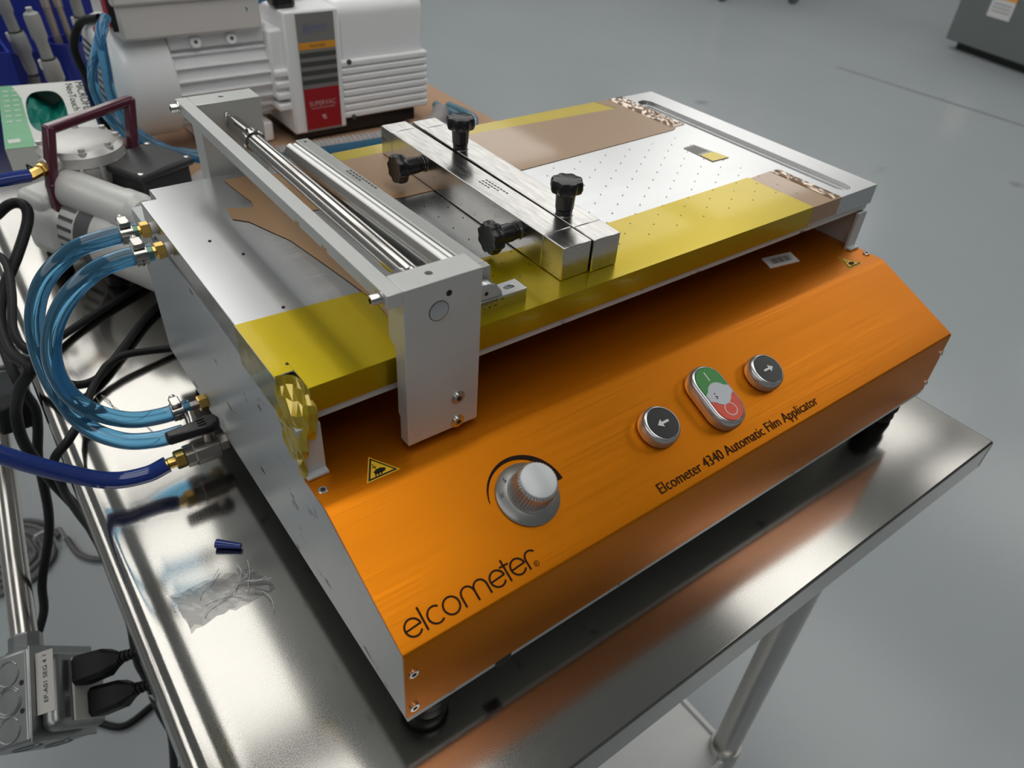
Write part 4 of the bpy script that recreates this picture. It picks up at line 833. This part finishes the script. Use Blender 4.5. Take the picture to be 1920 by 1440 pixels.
cord('thick black cord arching over the table corner then crossing to the floor', [Vector((-0.0823, 0.6200, 0.0522)), Vector((-0.0696, 0.6200, 0.0601)), Vector((-0.0607, 0.6200, 0.0602)), Vector((-0.0565, 0.6100, 0.0574)), Vector((-0.0610, 0.6000, 0.0473)), Vector((-0.0790, 0.5750, 0.0302)), Vector((-0.0999, 0.5500, 0.0125)), Vector((-0.1107, 0.5200, 0.0015)), Vector((-0.1118, 0.4700, -0.0021)), Vector((-0.1025, 0.4300, 0.0030)) , Vector((-0.1150, 0.4400, -0.0192)), Vector((-0.1261, 0.4600, -0.0551)), Vector((-0.1306, 0.4600, -0.0859)), Vector((-0.1282, 0.4600, -0.1147)), Vector((-0.1231, 0.4600, -0.1459)), Vector((-0.1130, 0.4600, -0.1937)), Vector((-0.1085, 0.4600, -0.2463)), Vector((-0.1060, 0.4600, -0.3311)), Vector((-0.1131, 0.4600, -0.3923)), Vector((-0.1218, 0.4600, -0.4555)), Vector((-0.1213, 0.4600, -0.5009)), Vector((-0.1226, 0.4600, -0.5928)), Vector((-0.1127, 0.4600, -0.7319)), Vector((-0.1055, 0.4600, -0.8144))], 0.0050)
FZ = ZF + 0.006
cord('grey data cable lying loose on the floor under the table edge', [Vector((-0.1768, 1.1574, -0.8940)), Vector((-0.1641, 1.0984, -0.8940)), Vector((-0.1315, 1.0633, -0.8940)), Vector((-0.0806, 1.0591, -0.8940)), Vector((-0.0138, 1.0662, -0.8940)), Vector((0.1027, 1.0065, -0.8940))], 0.006, 'cable_grey', 'data_cable', 'cable')
cord('thin black cord curling on the floor below the outlet box', [Vector((-0.2320, 0.7189, -0.8940)), Vector((-0.1912, 0.6769, -0.8940)), Vector((-0.1357, 0.6869, -0.8940)), Vector((-0.0887, 0.6907, -0.8940)), Vector((-0.0163, 0.6784, -0.8940))], 0.006)
# coil of cable on the floor
cp = Vector((-0.2883, 1.1708, -0.9000)); pts = []
for i in range(6 * 14):
    a = 2 * PI * i / 14; r = 0.100 - 0.008 * (i // 14) % 1 - 0.0011 * (i / 14) * 8
    pts.append(cp + Vector((r * math.cos(a), r * math.sin(a), 0.008 + 0.005 * ((i // 14) % 2) + 0.004 * (i // 28))))
co = thing('cable_coil', 'coil of grey data cable lying on the floor', 'cable', tuple(cp))
obj('coiled_cable', tube_bm(pts, 0.0052, seg=10, smooth=3), 'cable_grey', co)
obj('cable_tie', tube_bm([cp + Vector((0.060, 0.004, 0.0)), cp + Vector((0.062, 0.004, 0.030)), cp + Vector((0.105, 0.004, 0.030)), cp + Vector((0.110, 0.004, 0.002))], 0.0025, seg=8, smooth=3), 'sticker_white', co)

# ================================================================== OUTLET BOX with plugs
Lx = Vector((-0.25386, -0.86442, -0.43396)).normalized()       # the box hangs askew: direction down its long side
n2_ = Vector((0.83245, -0.42373, 0.35706)); n2_ = (n2_ - Lx * n2_.dot(Lx)).normalized()   # out of its cover
n1_ = Lx.cross(n2_).normalized()
if n1_.y > 0: n1_ = -n1_
OB = Vector((-0.1977, 0.4083, -0.2882))      # top corner shared by face and cover
# local frame: x = n2 (towards cover), y = n1 (towards viewer), z = -Lx (up along the box)
MB = Matrix((n2_, n1_, -Lx)).transposed().to_4x4(); MB.translation = OB
if MB.to_3x3().determinant() < 0: MB = MB @ Matrix.Diagonal((1, -1, 1, 1))
ob = thing('outlet_box', 'galvanised steel outlet box with round knockouts and paper label', 'electrical box', tuple(OB), world=False)
ob.matrix_world = MB
YO = 1 if MB.to_3x3().col[1].dot(n1_) > 0 else -1
yy = lambda a, b_: (min(YO * a, YO * b_), max(YO * a, YO * b_))
W_, D_, HH = 0.056, 0.085, 0.088
ya, yb_ = yy(0, -D_)
sh = obj('box_shell', box_bm(-W_, 0, ya, yb_, -HH, 0), 'galv', ob, bevel=0.004, seg=3)
obj('box_bracket', box_bm(0.0003, 0.0022, ya - 0.001, yb_ + 0.001, -HH - 0.001, 0.001), 'galv', ob, bevel=0.001)
yc, ydd = yy(-0.006, -D_ + 0.006)
cv = obj('raised_cover', box_bm(0.0025, 0.0235, yc, ydd, -HH + 0.004, -0.010), 'galv', ob, bevel=0.010, seg=4)
def ring(cx, cz, r, par):
    b = BM(); N_ = 40; ww = 0.0009
    pts = [(cx + r * math.cos(2 * PI * i / N_ + .6), cz + r * math.sin(2 * PI * i / N_ + .6)) for i in range(N_ - 2)]
    add_tube(b, [(p[0], YO * 0.0003, p[1]) for p in pts], 0.0008, seg=6, smooth=0); return obj('knockout_ring', b, 'galv', par)
for cz in (-0.020, -0.046, -0.072): ring(-0.0225, cz, 0.0115, sh)
ring(-0.0225, -0.046, 0.0135, sh)
for cz in (-0.032, -0.058): obj('mount_hole', lathe_bm((-0.0080, 0.0, cz), (0, YO, 0), [(0.0026, 0), (0.0026, 0.0002)], seg=16), 'hole', sh)
for (cx, cy) in ((-0.030, 0.030), (-0.030, 0.070)):
    b = BM(); add_tube(b, [(cx + 0.0125 * math.cos(2 * PI * i / 30), -YO * cy + 0.0125 * math.sin(2 * PI * i / 30), -HH - 0.0004) for i in range(29)], 0.0007, seg=6, smooth=0); obj('knockout_ring', b, 'galv', sh)
    obj('mount_hole', lathe_bm((-0.010, -YO * (cy - .012), -HH), (0, 0, -1), [(0.0026, 0), (0.0026, 0.0002)], seg=16), 'hole', sh)
pa = box_bm(0.0028, 0.0216, *yy(-0.0062, -0.0056), -0.066, -0.008); lab_ = obj('paper_label', pa, 'paper', ob)
q = plane_map((0.0160, YO * -0.0054, -0.054), (0, 0, 1), (-1, 0, 0)) if False else (lambda a, c, h=0: Vector((0.0150 - c, YO * -0.0052, -0.056 + a)))
obj('label_lettering', text_bm('EP-A01 SEG 4 1', lambda a, c: q(a, c), width=0.044, height=0.0045), 'print', lab_, smooth=0)
b = BM()
for k in range(4): add_box(b, 0.0236, 0.0242, *yy(-0.028 - 0.012 * k, -0.034 - 0.012 * k), -0.080, -0.020)
b.free()
obj('receptacle_face', box_bm(0.0236, 0.0262, *yy(-0.026, -0.068), -0.078, -0.018), 'paper', cv, bevel=0.001)
# conduit
cn = thing('conduit', 'shiny steel conduit pipe rising from the outlet box', 'pipe', tuple(MB @ Vector((-0.03, -YO * 0.03, 0))), world=False); cn.matrix_world = MB @ Matrix.Translation((-0.033, -YO * 0.036, 0.0005))
obj('pipe', lathe_bm((0, 0, 0.006), (-0.10, 0, 1), [(0.0125, 0), (0.0125, 0.40)], seg=28), 'chrome', cn)
obj('connector', lathe_bm((0, 0, 0), (0, 0, 1), [(0.0175, 0), (0.0175, 0.006), (0.0155, 0.007), (0.0155, 0.020), (0.0140, 0.022)], seg=8), 'galv', cn, smooth=20)
# plugs
def plug(cy, cz, label, tail):
    p = thing('power_plug', label, 'plug', tuple(OB), world=False); Mp = MB @ Matrix.Translation((0.0264, YO * cy, cz)); p.matrix_world = Mp
    b = BM(); rings = []
    for x, hy, hz in ((0, 0.0125, 0.0140), (0.004, 0.0130, 0.0145), (0.030, 0.0115, 0.0130), (0.040, 0.0070, 0.0075), (0.044, 0.0060, 0.0060)):
        rings.append([b.verts.new((x, a * hy, c * hz)) for a, c in ((-1, -.7), (-.7, -1), (.7, -1), (1, -.7), (1, .7), (.7, 1), (-.7, 1), (-1, .7))])
    for A, B in zip(rings, rings[1:]):
        for i in range(8): b.faces.new((A[i], B[i], B[(i + 1) % 8], A[(i + 1) % 8]))
    b.faces.new(rings[0]); b.faces.new(rings[-1]); obj('plug_body', b, 'rubber', p, smooth=25)
    sr = []
    for k in range(5): sr += [(0.0062 - 0.0004 * k, k * 0.0048), (0.0062 - 0.0004 * k, k * 0.0048 + 0.0028), (0.0042, k * 0.0048 + 0.0030), (0.0042, k * 0.0048 + 0.0046)]
    obj('strain_relief', lathe_bm((0.0438, 0, 0), (1, 0, 0), sr, seg=16), 'rubber', p)
    w0 = Mp @ Vector((0.069, 0, 0)); w1 = Mp @ Vector((0.085, 0, 0)); return [w0, w1]
a_ = plug(-0.036, -0.032, 'black power plug in the outlet box, its cord running under the table', None)
cord('black cord from the plug nearer the paper label, running under the table', a_ + [Vector((-0.1024, 0.3600, -0.3570)), Vector((-0.0867, 0.3700, -0.4166)), Vector((-0.0817, 0.4000, -0.5223)), Vector((-0.0952, 0.4300, -0.6403)), Vector((-0.1223, 0.4500, -0.7082)), Vector((-0.1482, 0.4600, -0.7569))], 0.0042)
a_ = plug(-0.056, -0.063, 'black power plug in the outlet box with a white tag on its cord', None)
cw = cord('black cord with small white tag dropping from the outlet box plug', a_ + [Vector((-0.1151, 0.3300, -0.3414)), Vector((-0.1123, 0.3300, -0.3853)), Vector((-0.1161, 0.3300, -0.4329)), Vector((-0.1251, 0.3300, -0.4845)), Vector((-0.1365, 0.3300, -0.5372))], 0.0044)
tp = Vector((-0.1154, 0.3300, -0.3402)); tq = Vector((-0.1142, 0.3300, -0.3508)); obj('white_tag', tube_bm([tp, tp.lerp(tq, .5), tq], 0.0047, seg=14, smooth=0), 'paper', cw)
# upper plug block at the picture's left
pb = thing('plug_block', 'black moulded plug block hanging in the cords beside the table', 'plug', tuple(Vector((-0.1279, 0.5200, -0.0933))))
M = Matrix.Translation(Vector((-0.1273, 0.5200, -0.0956))) @ Matrix.Rotation(0.25, 4, 'Y') @ Matrix.Rotation(0.3, 4, 'Z')
obj('block_body', box_bm(-0.020, 0.014, -0.012, 0.012, -0.017, 0.013, M=M), 'rubber', pb, bevel=0.003)
obj('block_neck', box_bm(-0.038, -0.0195, -0.007, 0.007, -0.001, 0.011, M=M), 'rubber', pb, bevel=0.002)
jx = thing('junction_box', 'small galvanised junction box behind the hanging black cords', 'electrical box', tuple(Vector((-0.1251, 0.6000, -0.1088))))
M = Matrix.Translation(Vector((-0.1262, 0.6200, -0.1180))) @ Matrix.Rotation(0.2, 4, 'Y')
jb_ = obj('box_shell', box_bm(-0.045, 0.016, -0.02, 0.02, -0.028, 0.022, M=M), 'galv', jx, bevel=0.003)
obj('box_cover', box_bm(-0.040, 0.012, -0.0235, -0.0202, -0.024, 0.018, M=M), 'galv', jx, bevel=0.001)

# ================================================================== SMALL PIECES ON THE TABLE
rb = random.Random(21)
b = BM(); V = []; nI, nJ = 14, 8  # crinkled grey half-transparent sheet, flat on the table
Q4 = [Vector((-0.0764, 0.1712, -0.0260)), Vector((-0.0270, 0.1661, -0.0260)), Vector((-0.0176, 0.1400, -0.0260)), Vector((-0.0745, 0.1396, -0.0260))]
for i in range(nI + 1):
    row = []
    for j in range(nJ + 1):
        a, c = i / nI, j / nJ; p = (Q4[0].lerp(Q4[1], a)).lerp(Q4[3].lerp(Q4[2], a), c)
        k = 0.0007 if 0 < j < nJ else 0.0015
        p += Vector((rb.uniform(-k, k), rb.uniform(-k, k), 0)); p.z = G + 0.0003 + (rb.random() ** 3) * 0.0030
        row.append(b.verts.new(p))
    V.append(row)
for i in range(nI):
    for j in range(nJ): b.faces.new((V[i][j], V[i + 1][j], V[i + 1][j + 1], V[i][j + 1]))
fs = tag(obj('crinkled_sheet', b, 'film', smooth=0), 'crinkled grey half-transparent sheet lying on the steel table', 'film scrap')
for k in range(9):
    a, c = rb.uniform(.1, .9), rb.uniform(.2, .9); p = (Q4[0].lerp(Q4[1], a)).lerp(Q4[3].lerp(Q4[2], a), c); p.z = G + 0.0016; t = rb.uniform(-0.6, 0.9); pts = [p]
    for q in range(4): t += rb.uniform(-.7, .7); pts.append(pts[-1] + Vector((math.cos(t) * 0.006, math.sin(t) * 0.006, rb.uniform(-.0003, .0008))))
    obj('sheet_strand', tube_bm(pts, 0.00022, seg=5, smooth=3), 'sticker_white', fs)
hp, hq = Vector((-0.0386, 0.1947, -0.0226)), Vector((-0.0254, 0.1835, -0.0230))  # solid blue piece added in place of the hoses' reflection in the steel
tag(obj('hose_reflection', tube_bm([hp, hp.lerp(hq, .5), hq], 0.0030, seg=14, smooth=0, rfun=lambda i: 0.0032 - 0.0006 * i), 'hose_dark'), 'short tapered blue piece standing in for a hose reflection in the table', 'hose')
tag(obj('fibre_strand', tube_bm([Vector((-0.0667, 0.4028, -0.0250)), Vector((-0.0652, 0.3831, -0.0250)), Vector((-0.0594, 0.3734, -0.0248)), Vector((-0.0585, 0.3934, -0.0250)), Vector((-0.0626, 0.4020, -0.0245)), Vector((-0.0549, 0.3749, -0.0250)), Vector((-0.0444, 0.3523, -0.0250)), Vector((-0.0381, 0.3240, -0.0250))], 0.00025, seg=6), 'hose_grey'), 'thin tangled fibre lying on the table under the blue hoses', 'fibre')

# ================================================================== FAR EQUIPMENT
cb_ = thing('equipment_cabinet', 'tall dark grey equipment cabinet standing on the floor across the room', 'cabinet', (6.8, 2.0, ZF))
C0 = Vector((6.05, 2.60, 0)); e1 = (Vector((4.95, 1.02, 0)) - C0); 
# front face runs toward lower right of the view
e1 = Vector((-0.30, -1.0, 0)).normalized() * 1.5; e2 = Vector((1.0, -0.30, 0)).normalized() * 1.2
def cbp(a, c): return C0 + e1 * a + e2 * c
b = BM(); add_prism(b, [tuple(cbp(*p).xy) for p in ((0, 0), (1, 0), (1, 1), (0, 1))], ZF + 0.055, ZF + 1.8, lambda u, v, t: Vector((u, v, t)))
cbody = obj('cabinet_body', b, 'cabinet', cb_, bevel=0.01)
b = BM(); add_prism(b, [tuple(cbp(*p).xy) for p in ((0.04, 0.06), (0.97, 0.06), (0.97, 0.95), (0.04, 0.95))], ZF, ZF + 0.055, lambda u, v, t: Vector((u, v, t)))
obj('plinth', b, 'black', cb_)
nrm = -e2.normalized()
lq = plane_map(C0 + e1.normalized() * 0.26 + Vector((0, 0, ZF + 0.27)) + nrm * 0.004, e1.normalized(), (0, 0, 1))
b = BM(); b.faces.new([b.verts.new(lq(x, z)) for x, z in ((0, 0), (0.19, 0), (0.19, 0.26), (0, 0.26))]); cl_ = obj('warning_label', b, 'sticker_white', cbody, smooth=0)
b = BM(); b.faces.new([b.verts.new(lq(x, z, 0.001)) for x, z in ((0, 0.115), (0.19, 0.115), (0.19, 0.150), (0, 0.150))]); obj('orange_band', b, 'plate_orange', cl_, smooth=0)
b = BM()
for k in range(3): ribbon(b, lambda x, z, h: lq(x, z, 0.001), [(0.02, 0.040 + k * 0.022), (0.17, 0.040 + k * 0.022)], 0.006)
obj('label_print', b, 'plate_grey', cl_, smooth=0)
ca = thing('lab_cart', 'wheeled lab cart with steel legs far across the floor', 'cart', (6.5, 4.6, ZF))
for (x, y) in ((6.12, 4.00), (5.55, 4.30), (6.9, 4.6), (6.3, 4.95)):
    w_ = obj('caster', lathe_bm((x - 0.018, y, ZF + 0.05), (1, 0.4, 0), [(0.030, 0), (0.05, 0.004), (0.05, 0.030), (0.030, 0.034)], seg=24), 'band', ca)
    obj('cart_leg', lathe_bm((x, y, ZF + 0.09), (0, 0, 1), [(0.018, 0), (0.018, 0.8)], seg=16), 'steel_dark', ca)
b = BM(); add_prism(b, [(6.12, 3.96), (6.95, 4.60), (6.28, 5.0), (5.50, 4.33)], ZF + 0.88, ZF + 0.92, lambda u, v, t: Vector((u, v, t))); obj('cart_top', b, 'steel_dark', ca)
for o in bpy.data.objects:
    if '_world' in o: del o['_world']
